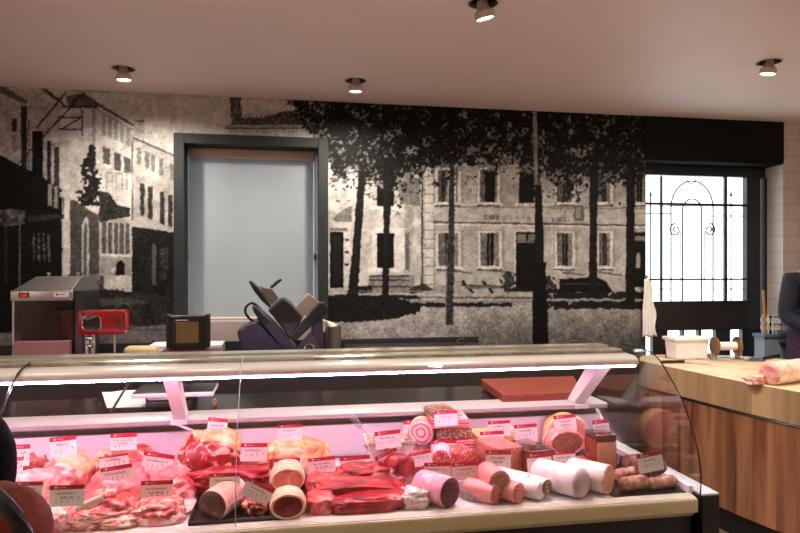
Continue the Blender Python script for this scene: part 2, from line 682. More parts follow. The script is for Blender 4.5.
# --- right: two facades
rough([(326, 150), (420, 150), (420, 300), (326, 300)], 0.70, 0.84, N6)
rough([(420, 140), (700, 150), (700, 300), (420, 300)], 0.64, 0.76, N6)
line(422, 170, 422, 292, 1.8, 0.22)
for k in range(14):
    rect(425, 168 + k * 9, 433, 175.5 + k * 9, 0.8)
    line(424, 176.4 + k * 9, 434, 176.4 + k * 9, 0.8, 0.5)
line(434, 168, 434, 285, 0.9, 0.42)
rough([(398, 182), (420, 178), (420, 206), (400, 204)], 0.36, 0.6)
rough([(404, 205), (414, 206), (410, 272), (405, 270)], 0.5, 0.75)
rect(330, 228, 347, 231, 0.45)
rect(330, 232, 343.5, 288, 0.05)
rect(333, 236, 341, 284, 0.12)
rect(344, 232, 350, 290, 0.86)
for k in range(3):
    line(345, 240 + k * 12, 349, 240 + k * 12, 2.4, 0.2)
rough([(332, 218), (345, 208), (352, 206), (352, 222), (336, 222)], 0.35, 0.6)
rect(372, 178, 376, 206, 0.72)
rect(377, 180, 394, 206, 0.05)
rect(371, 206, 402, 210, 0.88)
rect(372, 228, 405, 269, 0.86)
rect(377, 233, 394, 268, 0.04)
for k in range(3):
    line(377, 242 + k * 8, 394, 242 + k * 8, 0.7, 0.2)
rough([(405, 233), (409, 233), (409, 270), (405, 270)], 0.3, 0.5)
rect(368, 269, 403, 272, 0.9)
rough([(370, 275), (414, 275), (414, 293), (366, 293)], 0.4, 0.66)
for y in (276, 280, 286):
    line(369, y, 410, y, 1.2, 0.2)
rough([(352, 286), (372, 286), (372, 293), (352, 293)], 0.03, 0.16)
rough([(410, 287), (424, 283), (434, 290), (410, 294)], 0.1, 0.3)


def window(x0, y0, x1, y1, dark=0.07, mull=True):
    rect(x0 - 3.5, y0 - 3, x1 + 5.5, y1 + 2, 0.5, 0.5)
    rect(x0 - 2.5, y0 - 2.2, x1 + 3, y1 + 1, 0.84)
    w = x1 - x0
    rect(x0, y0, x1, y1, 0.36)
    rough([(x0 + w * 0.08, y0), (x0 + w * 0.32, y0), (x0 + w * 0.32, y1), (x0 + w * 0.08, y1)], 0.2, 0.62)
    rough([(x0 + w * 0.72, y0), (x1 - w * 0.04, y0), (x1 - w * 0.04, y1), (x0 + w * 0.72, y1)], 0.3, 0.7)
    rect(x0 + w * 0.34, y0 + 0.5, x0 + w * 0.68, y1, dark)
    if mull:
        line(x0 + w * 0.5, y0, x0 + w * 0.5, y1, 0.9, 0.5)
    rect(x0 - 4, y1 + 1, x1 + 5, y1 + 3, 0.88)
    rect(x0 - 3, y1 + 3, x1 + 3, y1 + 4.4, 0.26)


for x0, x1 in [(438, 448), (456, 458), (480, 497), (557, 572), (597, 610), (632, 646), (660, 676)]:
    window(x0, 170, x1, 202)
rect(485, 171, 495, 202, 0.06)
rect(519, 172, 534, 203, 0.04)
rect(515, 203, 560, 205.5, 0.86)
rough([(434, 206), (700, 210), (700, 222), (434, 220)], 0.7, 0.78, N3)
line(434, 206.5, 700, 209, 0.9, 0.45)
line(433, 222, 700, 226, 1.6, 0.3)
line(433, 224, 700, 228, 1.2, 0.9)
for x0, x1 in [(438.5, 458), (480.5, 499), (557, 572), (599, 610), (664, 680)]:
    window(x0, 233, x1, 266)
rect(514, 229, 538, 290, 0.84)
rect(516, 232, 536, 289, 0.05)
rect(517, 234, 526, 241, 0.5)
rect(528, 234, 535, 241, 0.45)
line(516, 242, 536, 242, 1.0, 0.6)
rect(634, 232, 650, 287, 0.1)
rect(635, 236, 650, 241, 0.5)
poly([(635.5, 257), (637, 252.5), (639, 252.5), (640.5, 257), (640, 268), (636, 268)], 0.62)
for x0, y0, x1 in [(461, 269, 472), (503, 269, 513), (575, 271, 585), (612, 271, 622)]:
    poly([(x0 - 14, y0), (x1, y0 + 3), (x1 - 1, y0 + 4.5), (x0 - 13, y0 + 2)], 0.28, 0.8)
for dx in (0, 20):
    line(462 + dx, 281, 473 + dx, 293, 2.6, 0.08)
line(460, 285, 512, 286, 1.2, 0.2)
line(465, 287, 505, 287, 2.4, 0.4)
rough([(434, 284), (460, 286), (460, 294), (434, 294)], 0.5, 0.66)


def bush(cx, cy, rx, ry, seed):
    d = ((gx - cx) / rx) ** 2 + ((gy - cy) / ry) ** 2
    m = d + (N2 - 0.5) * 1.6 + (N1 - 0.5) * 0.5 < 0.75
    cv[m] = 0.08 + 0.4 * GR[m] ** 2


bush(508, 282, 8, 12, 1)
bush(550, 284, 8, 9, 2)
poly([(559, 279), (596, 277), (606, 281), (612, 292), (560, 292)], 0.06)
line(562, 284, 600, 284, 1, 0.3)
rect(508, 289, 560, 292, 0.12)
line(326, 294, 700, 294, 1.6, 0.7)
rect(326, 290.5, 440, 292, 0.55, 0.7)
# CAFE lettering on the facade
GL = {'C': ['0110', '1001', '1000', '1000', '1000', '1001', '0110'], 'A': ['0110', '1001', '1001', '1111', '1001', '1001', '1001'],
      'F': ['1111', '1000', '1000', '1110', '1000', '1000', '1000'], 'E': ['1111', '1000', '1000', '1110', '1000', '1000', '1111']}


def letters(txt, x, y, w, h, gap, v):
    for ch in txt:
        for j, row in enumerate(GL[ch]):
            for i, b in enumerate(row):
                if b == '1':
                    rect(x + i * w / 4, y + j * h / 7, x + (i + 1) * w / 4 + 0.1, y + (j + 1) * h / 7 + 0.1, v)
        x += w + gap


letters('CAFE', 484.5, 214.6, 3.1, 5.2, 1.0, 0.22)
letters('CAFE', 552.5, 217.2, 2.8, 4.4, 0.9, 0.28)
for k in range(7):
    rough([(503 + k * 6, 216), (507 + k * 6, 216), (507 + k * 6, 220), (503 + k * 6, 220)], 0.5, 0.74, N1)
poly([(574, 205), (583, 205), (584, 221), (573, 221)], 0.4)
rect(576, 207, 581, 218, 0.6)
# ground of the square
m = (gy > 295) & (gx > 326)
cv[m] = (0.50 + 0.24 * N1 + 0.12 * N6 - 0.0028 * (gy - 300))[m] - 0.0003 * (gx[m] - 400)
line(326, 297, 700, 298, 1.4, 0.3)
line(326, 301, 700, 302, 1.2, 0.52)
fl = N2 * 0.5 + N6 * 0.5
for x0, x1, y0, h in [(395, 512, 304.5, 2.2), (545, 648, 305, 4), (545, 648, 295, 3.5), (330, 420, 297, 2)]:
    d = (np.abs(gy - y0 + (N3 - 0.5) * 2) < h) & (gx > x0) & (gx < x1) & (fl > 0.28)
    cv[d] = 0.09 + 0.06 * GR[d]
d = ((gx - 340) / 80) ** 2 + ((gy - 308) / 14) ** 2 + (N2 - 0.5) * 0.25 < 1
d &= (gx > 326) & (gy > 295)
cv[d] = 0.06 + 0.09 * GR[d]
m = (gy > 306) & (gx > 430)
cv[m] *= (1 - 0.24 * np.clip((gy - 308) / 30, 0, 1) * np.clip((gx - 430) / 60, 0, 1))[m]
# trees: crowns as leaf clusters, gaps from noise
bot = np.interp(gx, [283, 300, 322, 336, 345, 352, 366, 380, 395, 404, 412, 425, 440, 452, 470, 480, 492, 505, 520, 530, 545, 558, 570, 582, 600, 615, 628, 645, 700],
                [104, 128, 150, 176, 184, 172, 182, 190, 192, 188, 176, 172, 168, 170, 166, 166, 172, 158, 170, 174, 176, 188, 192, 180, 178, 186, 184, 178, 180])
left = np.interp(gy, [92, 110, 130, 150, 180], [284, 294, 306, 318, 324])
edge = (bot - gy) + (N3 - 0.5) * 20 + (N2 - 0.5) * 12
crown = (edge > 0) & (gx > left + (N2 - 0.5) * 12)
leafn = 0.45 * N2 + 0.3 * N1 + 0.25 * N6
depth_in = np.clip(edge / 55.0, 0, 1)
gapthr = 0.555 + 0.115 * depth_in - 0.05 * np.clip((gx - 530) / 100, 0, 1) * depth_in
gap = crown & (leafn > gapthr)
cv[crown] = 0.035 + 0.07 * N1[crown]
cv[gap] = 0.30 + 0.28 * N6[gap]
fr = (edge > -14) & (edge <= 0) & (gx > left) & (leafn > 0.63)
cv[fr] = 0.10
mid = crown & (leafn < 0.34)
cv[mid] = 0.12


def trunk(pts, v0=0.04, v1=0.16):
    for (xa, ya, wa), (xb, yb, wb) in zip(pts[:-1], pts[1:]):
        wob = 0.5
        rough([(xa - wa / 2, ya), (xa + wa / 2, ya), (xb + wb / 2, yb), (xb - wb / 2, yb)], v0, v1)


trunk([(362, 170, 7), (357, 240, 8), (353, 290, 10), (352, 298, 14)])
trunk([(390, 160, 14), (387, 195, 8), (386, 240, 5.5), (385, 305, 7)])
trunk([(452, 160, 5), (451, 240, 6), (449, 325, 8)], 0.05, 0.34)
line(447, 240, 445, 322, 1.4, 0.5, 0.7)
trunk([(594, 165, 9), (593, 230, 7), (593, 296, 9)])
trunk([(631, 160, 9), (630, 230, 8), (630, 304, 10)])
rough([(532.5, 104), (537, 104), (538, 188), (534, 188)], 0.42, 0.66)
line(537.6, 104, 538.6, 190, 1.6, 0.05)
rect(532.5, 185, 541.5, 188, 0.06)
rect(533.5, 189, 541, 197, 0.12)
trunk([(538, 188, 6.5), (539, 240, 9), (539, 262, 10)], 0.03, 0.12)
rect(532, 262, 546, 284, 0.04)
rect(530.5, 279, 547.5, 284, 0.07)
trunk([(539, 284, 13), (540, 312, 15), (540, 352, 16)], 0.02, 0.07)
# grainy, hand-printed edges: jitter the drawing a little, then stains and specks
jx = np.clip((np.arange(CW)[None, :] + (vnoise(1.3, 21) - 0.5) * 1.7 + (vnoise(5, 22) - 0.5) * 1.6), 0, CW - 1).astype(int)
jy = np.clip((np.arange(CH)[:, None] + (vnoise(1.3, 23) - 0.5) * 1.7 + (vnoise(5, 24) - 0.5) * 1.6), 0, CH - 1).astype(int)
letters_keep = (gy > 213) & (gy < 223) & (gx > 482) & (gx < 570)
cvj = cv[jy, jx]
cv = np.where(letters_keep, cv, cvj)
cv *= 1 - 0.16 * (vnoise(6, 25) - 0.4) - 0.14 * (vnoise(2.6, 26) - 0.4)
sp_ = (vnoise(1.1, 27) > 0.86) & (cv > 0.3)
cv[sp_] *= 0.72
# grain and print softness
cv += (GR - 0.5) * 0.07 + (N1 - 0.5) * 0.06
cv = np.clip(cv, 0.02, 0.95)
k_ = cv.copy()
k_[1:-1, 1:-1] = (cv[1:-1, 1:-1] * 4 + cv[:-2, 1:-1] + cv[2:, 1:-1] + cv[1:-1, :-2] + cv[1:-1, 2:]) / 8
cv = k_

MX0, MX1 = at(-55, 200, WALL).x, at(645, 200, WALL).x
MZ0, MZ1 = 1.0, CEIL - 0.002
NX, NZ = 860, 300
X_ = np.linspace(MX0, MX1, NX)
Z_ = np.concatenate([[0.001], np.linspace(MZ0, MZ1, NZ - 1)])
XX, ZZ = np.meshgrid(X_, Z_)
MY = WALL - 0.004
# print coordinate of each point of the sheet
dd = XX * SA + MY * CA
ppx = 400 + F_PX * (XX * CA - MY * SA) / dd
ppy = HZ - F_PX * (ZZ - CAMZ) / dd
fx = np.clip((ppx - PX0) * S, 0, CW - 1.01)
fy = np.clip((ppy - PY0) * S, 0, CH - 1.01)
xi, yi = fx.astype(int), fy.astype(int)
ax, ay = fx - xi, fy - yi
val = (cv[yi, xi] * (1 - ax) * (1 - ay) + cv[yi, xi + 1] * ax * (1 - ay) + cv[yi + 1, xi] * (1 - ax) * ay + cv[yi + 1, xi + 1] * ax * ay)
me = bpy.data.meshes.new('mural')
co = np.stack([XX, np.full_like(XX, MY), ZZ], -1).reshape(-1, 3)
idx = np.arange(NX * NZ).reshape(NZ, NX)
q = np.stack([idx[:-1, :-1], idx[:-1, 1:], idx[1:, 1:], idx[1:, :-1]], -1)
cxm = (XX[:-1, :-1] + XX[1:, 1:]) / 2
czm = (ZZ[:-1, :-1] + ZZ[1:, 1:]) / 2
keep = ~((cxm > w0 + 0.01) & (cxm < w1 - 0.01) & (czm < wz1 - 0.01))
q = q[keep]
me.vertices.add(len(co))
me.vertices.foreach_set('co', co.ravel().astype(np.float32))
me.loops.add(len(q) * 4)
me.loops.foreach_set('vertex_index', q.ravel().astype(np.int32))
me.polygons.add(len(q))
me.polygons.foreach_set('loop_start', np.arange(0, len(q) * 4, 4, dtype=np.int32))
me.update()
att = me.color_attributes.new('print', 'FLOAT_COLOR', 'POINT')
lv = np.power(val, 2.2) * 0.82
rgb = np.stack([lv * 1.0, lv * 0.955, lv * 0.865, np.ones_like(lv)], -1).reshape(-1)
att.data.foreach_set('color', rgb.astype(np.float32))
me.validate()
m, nt, b = new_mat('mural_print')
an = nt.nodes.new('ShaderNodeAttribute')
an.attribute_name = 'print'
nt.links.new(an.outputs['Color'], b.inputs['Base Color'])
b.inputs['Roughness'].default_value = 0.6
b.inputs['Specular IOR Level'].default_value = 0.15
me.materials.append(m)
mural = bpy.data.objects.new('mural', me)
COL.objects.link(mural)
tag(mural, 'wall-wide sepia photo mural of an old town square with trees and café', 'mural')

# black panel over the right-hand window
LINT = mat('black_lintel', (26, 26, 25), 0.9, var=0.1, scale=5, spec=0.1)
a, b2 = at(644.5, 130, WALL), at(783, 130, WALL)
struct('trim_1', MB().box((a.x, WALL - 0.014, Z2T - 0.005), (b2.x, WALL - 0.001, CEIL - 0.002)), LINT, bevel=0.004)

# ------------------------------------------------------------------ left window
w = thing('window_1', None, None, (0.5 * (w0 + w1), WALL, wz0))
w['kind'] = 'structure'
fr_ = MB()
FO, FI = 0.060, WALL - 0.075
fr_.box((w0 - 0.012, FI, wz0), (w0 + FO, WALL + 0.26, wz1 + 0.012))
fr_.box((w1 - FO, FI, wz0), (w1 + 0.012, WALL + 0.26, wz1 + 0.012))
fr_.box((w0 + FO, FI, wz1 - FO), (w1 - FO, WALL + 0.26, wz1 + 0.012))
fr_.box((w0 + FO, FI, wz0), (w1 - FO, WALL + 0.26, wz0 + 0.02))
fr_.build('window_frame', DARK_FRAME, w, bevel=0.004)
sa = MB()
x0, x1 = w0 + FO, w1 - FO
for a_, b_ in [(x0, x0 + 0.02), (x1 - 0.02, x1), (x0 + 0.30, x0 + 0.36), (x0 + 0.66, x0 + 0.72)]:
    sa.box((a_, WALL + 0.24, wz0 + 0.02), (b_, WALL + 0.28, wz1 - FO))
sa.box((x0, WALL + 0.24, wz0 + 0.62), (x1, WALL + 0.28, wz0 + 0.66))
sa.build('window_sash', WHITE_METAL, w)
MB().box((x0, WALL + 0.255, wz0 + 0.02), (x1, WALL + 0.262, wz1 - FO)).build('window_pane', PANE, w)
zs = at(240, 319, WALL).z
sill_m = mat('grey_sill', (150, 140, 130), 0.5, var=0.04)
MB().box((x0, WALL - 0.03, wz0 + 0.021), (x1, WALL + 0.23, zs - 0.012)).build('window_sill', sill_m, w, bevel=0.005)

# roller blind, a thing of its own
bl = thing('roller_blind', 'pale grey roller blind lowered inside the dark-framed window', 'blind', (0.5 * (x0 + x1), WALL + 0.12, zs - 0.012))
case = mat('blind_cassette', (196, 176, 160), 0.45, var=0.03)
bx0, bx1 = at(187, 150, WALL).x, at(316, 150, WALL).x
MB().rbox((bx0, WALL + 0.07, at(250, 157, WALL).z), (bx1, WALL + 0.16, at(250, 147, WALL).z), 0.015).build('cassette', case, bl, smooth=True)
mm, nt, b = new_mat('blind_cloth')
d_ = nt.nodes.new('ShaderNodeBsdfDiffuse')
t_ = nt.nodes.new('ShaderNodeBsdfTranslucent')
wv = nt.nodes.new('ShaderNodeTexWave')
wv.inputs['Scale'].default_value = 300
rp = nt.nodes.new('ShaderNodeValToRGB')
rp.color_ramp.elements[0].color = (0.42, 0.45, 0.46, 1)
rp.color_ramp.elements[1].color = (0.48, 0.50, 0.51, 1)
tcn = nt.nodes.new('ShaderNodeTexCoord')
nt.links.new(tcn.outputs['Object'], wv.inputs['Vector'])
nt.links.new(wv.outputs['Fac'], rp.inputs['Fac'])
nt.links.new(rp.outputs['Color'], d_.inputs['Color'])
t_.inputs['Color'].default_value = (0.36, 0.41, 0.43, 1)
mx = nt.nodes.new('ShaderNodeMixShader')
mx.inputs[0].default_value = 0.45
nt.links.new(d_.outputs[0], mx.inputs[1])
nt.links.new(t_.outputs[0], mx.inputs[2])
nt.links.new(mx.outputs[0], nt.nodes['Material Output'].inputs['Surface'])
BLIND = mm
cb = MB()
cb.box((at(189, 200, WALL + 0.12).x, WALL + 0.12, zs - 0.011), (at(313.5, 200, WALL + 0.12).x, WALL + 0.1212, at(250, 156, WALL).z))
cb.build('cloth', BLIND, bl)
MB().cyl((at(189, 200, WALL + 0.12).x, WALL + 0.12, zs - 0.0025), (at(313.5, 200, WALL + 0.12).x, WALL + 0.12, zs - 0.0025), 0.009).build('hem_bar', case, bl, smooth=True)
ch = MB()
cx_ = at(314.0, 200, WALL + 0.10).x
zc0, zc1 = zs + 0.12, at(250, 155, WALL).z
for k in range(110):
    z_ = zc0 + (zc1 - zc0) * k / 109
    ch.box((cx_ - 0.002, WALL + 0.10, z_), (cx_ + 0.002, WALL + 0.104, z_ + 0.006))
ch.cyl((cx_, WALL + 0.102, zc0), (cx_, WALL + 0.102, zc1), 0.0008, seg=6)
ch.build('bead_chain', WHITE_PLASTIC, bl)

# ------------------------------------------------------------------ right window / glazed door
YW = WALL + 0.20
w2 = thing('window_2', None, None, (0.5 * (x0w2 + x1w2), YW, 0))
w2['kind'] = 'structure'
MB().box((x0w2 + 0.002, WALL - 0.001, Z2T - 0.014), (x1w2 - 0.002, YW + 0.06, Z2T - 0.001)).build('soffit_board', LINT, w2)


def pbox(mb, px0, px1, py0, py1, Y, dep):
    a, b = at(px0, 0, Y).x, at(px1, 0, Y).x
    pm = (px0 + px1) / 2
    mb.box((a, Y, at(pm, py1, Y).z), (b, Y + dep, at(pm, py0, Y).z))


DF2 = mat('dark_green_frame', (30, 36, 38), 0.4, var=0.08, scale=10)
f2 = MB()
xa = x0w2 + 0.001
zt = Z2T - 0.015
f2.box((xa, YW, at(700, 176, YW).z), (x1w2 - 0.001, YW + 0.06, zt))                      # head
f2.box((at(747, 0, YW).x, YW, 0), (at(760.5, 0, YW).x, YW + 0.06, at(700, 176, YW).z))    # right stile
f2.box((at(763, 0, YW).x, YW - 0.02, 0), (x1w2 - 0.001, YW + 0.06, at(700, 176, YW).z))   # jamb
f2.box((xa, YW, 0), (at(646, 0, YW).x, YW + 0.06, at(700, 176, YW).z))
f2.build('window_frame', DF2, w2, bevel=0.003)
lo = MB()
z300, z330, z360 = at(700, 301, YW).z, at(700, 330, YW).z, at(700, 362, YW).z
xl, xr = at(646, 0, YW).x, at(747, 0, YW).x
lo.box((xl, YW - 0.012, z330), (xr, YW + 0.05, z300))
for p0, p1 in [(653, 668), (682.5, 684.5), (699, 701.5), (716, 730.5), (742.5, 747)]:
    lo.box((at(p0, 0, YW).x, YW, 0), (at(p1, 0, YW).x, YW + 0.05, z330))
lo.box((xl, YW, 0.0), (xr, YW + 0.05, at(700, 370, YW).z))
lo.build('lower_panel', mat('dark_brown_panel', (30, 24, 22), 0.4, var=0.12, scale=10), w2, bevel=0.003)
br = MB()
pbox(br, 661.2, 662.8, 176, 301, YW + 0.005, 0.025)
pbox(br, 725, 727.4, 176, 301, YW + 0.005, 0.025)
pbox(br, 646, 747, 203.2, 205.6, YW + 0.005, 0.02)
pbox(br, 646, 747, 278.4, 280.2, YW + 0.005, 0.02)
br.build('glazing_bar', DF2, w2)
MB().box((xl, YW + 0.03, z300), (xr, YW + 0.034, at(700, 176, YW).z)).build('window_pane', PANE, w2)

# wrought iron grille outside the pane
IRON = mat('wrought_iron', (88, 92, 94), 0.6, var=0.1)
YG = YW + 0.11
gr = thing('iron_grille', 'thin wrought-iron grille with arches and scrolls outside the bright window', 'grille', tuple(at(694, 330, YG)))
arch = MB()


def pt(px, py):
    return at(px, py, YG)


def arc(cx, cy, rx, ry, a0, a1, n=24):
    return [pt(cx + rx * math.cos(R(a0 + (a1 - a0) * k / n)), cy - ry * math.sin(R(a0 + (a1 - a0) * k / n))) for k in range(n + 1)]


arch.tube([pt(671, 330)] + arc(692, 208, 21, 27, 180, 0) + [pt(713, 330)], 0.0068)
arch.tube([pt(682.5, 330)] + arc(692, 210, 9.5, 11, 180, 0) + [pt(701.5, 330)], 0.0068)
arch.build('arch', IRON, gr, smooth=True)
sc_ = MB()
for cx, sgn in [(675.5, 1), (709.5, -1)]:
    pts = []
    for k in range(40):
        t = k / 39
        r_ = 1.2 + 5.5 * (1 - t)
        an_ = R(90 + sgn * 540 * t)
        pts.append(pt(cx + r_ * math.cos(an_) * 0.9, 230 - r_ * math.sin(an_)))
    sc_.tube(pts, 0.0065)
    sc_.tube([pt(cx + sgn * 5, 231), pt(cx + sgn * 5.4, 330)], 0.004)
sc_.tube(arc(691, 179, 4.5, 4.5, 180, 360), 0.005)
sc_.build('scroll', IRON, gr, smooth=True)
ba = MB()
for x in (650.5, 731):
    ba.tube([pt(x, 192), pt(x, 330)], 0.006)
    ba.cyl(pt(x, 196), pt(x, 190), 0.014, 0.001)
for y, xx0, xx1 in [(213.5, 642, 671), (216, 713, 756), (289, 642, 671), (289, 713, 756), (329, 642, 756), (206, 642, 756)]:
    ba.tube([pt(xx0, y), pt(xx1, y)], 0.005)
for x in (642, 756):
    ba.tube([pt(x, 180), Vector((pt(x, 180).x, YG, 0.0))], 0.006)
ba.build('bar', IRON, gr)

# ------------------------------------------------------------------ recessed ceiling spotlights
LENS = emit('lamp_lens', (1.0, 0.93, 0.85), 7)
HOUS = mat('spot_housing', (205, 190, 178), 0.35, 0.3, var=0.04)
SPOTS = []
AIM = [(0.05, 0.02, -1.0), (0.0, 0.08, -1.0), (0.25, 0.1, -1), (-0.10, 0.10, -1.0)]
SLAB = ['left-hand', 'second from left', 'topmost and nearest', 'right-hand']
LABS = ['swivelling ceiling spotlight above the old street on the left of the mural',
        'swivelling ceiling spotlight above the dark tree crowns beside the blind window',
        'ceiling spotlight nearest the viewer, cut by the top of the photo',
        'swivelling ceiling spotlight near the white tiled wall on the right']


def spotlight(p, aim, label, power, ang, col):
    t = thing('ceiling_spotlight', label, 'spotlight', tuple(p), 'recessed ceiling spotlights')
    ring = MB()
    prof = [(0.0665, 0.02), (0.0665, -0.001), (0.068, -0.004), (0.074, -0.004), (0.077, 0.0)]
    ring.lathe(prof, 36, Matrix.Translation(p), cap=False)
    ring.build('trim_ring', HOUS, t, smooth=True)
    can = MB()
    can.lathe([(0.0665, 0.0), (0.0665, 0.09), (0.0, 0.09)], 32, Matrix.Translation(p), cap=False)
    can.build('recess', BLACK, t, smooth=True)
    d = Vector(aim).normalized()
    c = p + Vector((0, 0, -0.022))
    M = Matrix.Translation(c) @ (d).to_track_quat('Z', 'Y').to_matrix().to_4x4()
    h = MB()
    h.lathe([(0.012, -0.035), (0.024, -0.03), (0.027, 0.0), (0.034, 0.01), (0.045, 0.018), (0.047, 0.026), (0.047, 0.05), (0.043, 0.052), (0.040, 0.044)], 36, M, cap=False)
    h.build('lamp_head', HOUS, t, smooth=True)
    l = MB()
    l.lathe([(0.0, 0.048), (0.03, 0.048), (0.0405, 0.046)], 32, M, cap=False)
    l.build('lens', LENS, t, smooth='all')
    arm = MB()
    arm.cyl(p + Vector((0.0, 0, 0.085)), c - d * 0.035, 0.008)
    arm.build('arm', STEEL, t, smooth=True)
    ld = bpy.data.lights.new('spot_lamp', 'SPOT')
    ld.energy = power
    ld.color = col
    ld.spot_size = R(ang)
    ld.spot_blend = 0.8
    ld.shadow_soft_size = 0.04
    lo_ = bpy.data.objects.new('spot_lamp', ld)
    COL.objects.link(lo_)
    lo_.parent = t
    q = c + d * 0.062
    lo_.location = q - p
    lo_.rotation_euler = d.to_track_quat('-Z', 'Y').to_euler()
    return t


WARM = (1.0, 0.895, 0.80)
for p, aim, lab, pw in zip(LP, AIM, LABS, (95, 85, 85, 90)):
    spotlight(p, aim, lab, pw, 164, WARM)
# unseen lamps added for fill and bounce; those over the case follow glass highlights
for (x_, y_) in [(-1.25, 2.5), (-0.42, 2.5), (0.9, 2.5), (2.6, 2.2), (-3.0, -0.8), (-3.0, 0.8), (4.3, -0.9), (4.3, 0.6)]:
    spotlight(Vector((x_, y_, CEIL)), (0, 0.12, -1), 'unseen ceiling spotlight out of view, adding fill light to the shop', 45 if y_ > 1.5 else 150, 140, WARM)

# ------------------------------------------------------------------ daylight
wd = bpy.data.worlds.new('daylight')
SC.world = wd
wd.use_nodes = True
bg = wd.node_tree.nodes['Background']
bg.inputs['Color'].default_value = (0.86, 0.94, 1.0, 1)
bg.inputs['Strength'].default_value = 3.0
# ================================================================== DISPLAY CASE
CX0, CX1, GXR = -1.9, 1.44, 1.45
case_t = thing('display_case', 'long refrigerated glass-fronted meat display case with cream rail and canopy', 'display case', (0.0, 2.4, 0.0))
PINKW = mat('case_inner_white', (228, 222, 226), 0.3, var=0.02, scale=5)
MB().box((CX0, 2.09, 0.09), (CX1, 2.86, 0.72)).build('base_cabinet', BLACK, case_t, bevel=0.004)
MB().box((CX0, 2.16, 0.0), (CX1, 2.80, 0.09)).build('plinth', BLACK, case_t)
# front bumper rail with ridged top
RF = 2.056
rail = [(RF + 0.02, 0.735), (RF + 0.004, 0.742), (RF, 0.754), (RF, 0.780), (RF + 0.002, 0.787), (RF + 0.006, 0.790)]
MB().prism(rail + [(RF + 0.008, 0.7905), (2.098, 0.7975), (2.104, 0.7975), (2.104, 0.722), (RF + 0.03, 0.722)], CX0, CX1, axis='X').build('front_rail', CREAM_METAL, case_t, smooth=True)
rg = MB()
for k in range(4):
    y = RF + 0.009 + k * 0.009
    rg.box((CX0, y, 0.785), (CX1, y + 0.005, 0.7935 + 0.0014 * k))
rg.build('rail_ridge', WHITE_METAL, case_t, bevel=0.0015)
MB().box((CX0, 2.10, 0.722), (CX1, 2.785, DECK)).build('deck', PINKW, case_t)
bk = MB()
bk.box((CX0, 2.775, DECK), (CX1, 2.79, 0.936))
bk.build('rear_panel', PINKW, case_t, bevel=0.002)
gp = MB()
gp.box((CX0, 2.771, 0.793), (CX1, 2.776, 0.799))
for xx in (-0.33, 0.5):
    gp.box((xx, 2.7735, 0.80), (xx + 0.002, 2.7752, 0.888))
gp.build('panel_joint', BLACK, case_t)
MB().box((CX0, 2.81, 0.72), (CX1, 2.86, 0.955)).build('rear_gap', mat('dark_grey_recess', (150, 138, 140), 0.5), case_t)
lg = [(2.711, 0.976), (2.705, 0.980), (2.705, 0.995), (2.711, 1.0), (2.865, 1.0), (2.865, 0.976)]
MB().prism(lg, CX0, CX1, axis='X').build('ledge', mat('ledge_white', (160, 152, 152), 0.4, var=0.03, scale=8), case_t, smooth=True)
MB().box((CX0, 2.865, 0.945), (CX1, 3.30, 0.985)).build('work_shelf', mat('black_granite', (26, 22, 22), 0.18, var=0.4, scale=150), case_t, bevel=0.004)
MB().box((CX0, 2.87, 0.1), (CX1, 3.22, 0.945)).build('rear_cabinet', BLACK, case_t)
# canopy with rounded front
CE = 1.375
cn = [(2.338, 1.225), (2.332, 1.231), (2.333, 1.241), (2.342, 1.251), (2.362, 1.258), (2.40, 1.262), (2.62, 1.264), (2.62, 1.226)]
MB().prism(cn, CX0, CE, axis='X').build('canopy', mat('canopy_grey', (204, 190, 180), 0.3, 0.0, var=0.02, scale=6), case_t, smooth=True)
tr = MB()
tr.prism([(2.425, 1.2625), (2.43, 1.274), (2.44, 1.277), (2.50, 1.277), (2.505, 1.268), (2.545, 1.268), (2.55, 1.279), (2.615, 1.282), (2.62, 1.264)], CX0, CE - 0.015, axis='X')
tr.build('canopy_trim', mat('trim_aluminium', (200, 194, 176), 0.22, 0.8, var=0.05, scale=10), case_t)
TUBE = emit('case_tube_glow', (1.0, 0.52, 0.84), 140)
lt = MB()
lt.cyl((CX0, 2.343, 1.2205), (CE - 0.01, 2.343, 1.2212), 0.0030, seg=12)
lt.build('light_tube', TUBE, case_t, smooth=True)
# brackets carrying the canopy
for px_t, Yt, w_ in [(170, 2.50, 0.05), (604, 2.50, 0.055)]:
    a = at(px_t, 375, Yt).x
    bq = MB()
    bq.prism([(2.45, 1.226), (2.56, 1.226), (2.80, 1.0), (2.72, 1.0), (2.716, 1.008)], a - w_ / 2, a + w_ / 2, axis='X')
    bq.build('canopy_bracket', WHITE_METAL, case_t, bevel=0.003)
    MB().rbox((a - 0.032, 2.70, 0.978), (a + 0.032, 2.7045, 0.998), 0.002).build('bracket_foot', WHITE_METAL, case_t)
# glass
GPROF = catmull([(0, 2.066, 0.80), (0, 2.062, 0.83), (0, 2.066, 0.907), (0, 2.10, 1.005), (0, 2.157, 1.10), (0, 2.235, 1.18), (0, 2.335, 1.255), (0, 2.44, 1.276)], 7)
seams = [-0.87, -0.148]
xs = [CX0] + seams + [GXR - 0.004]


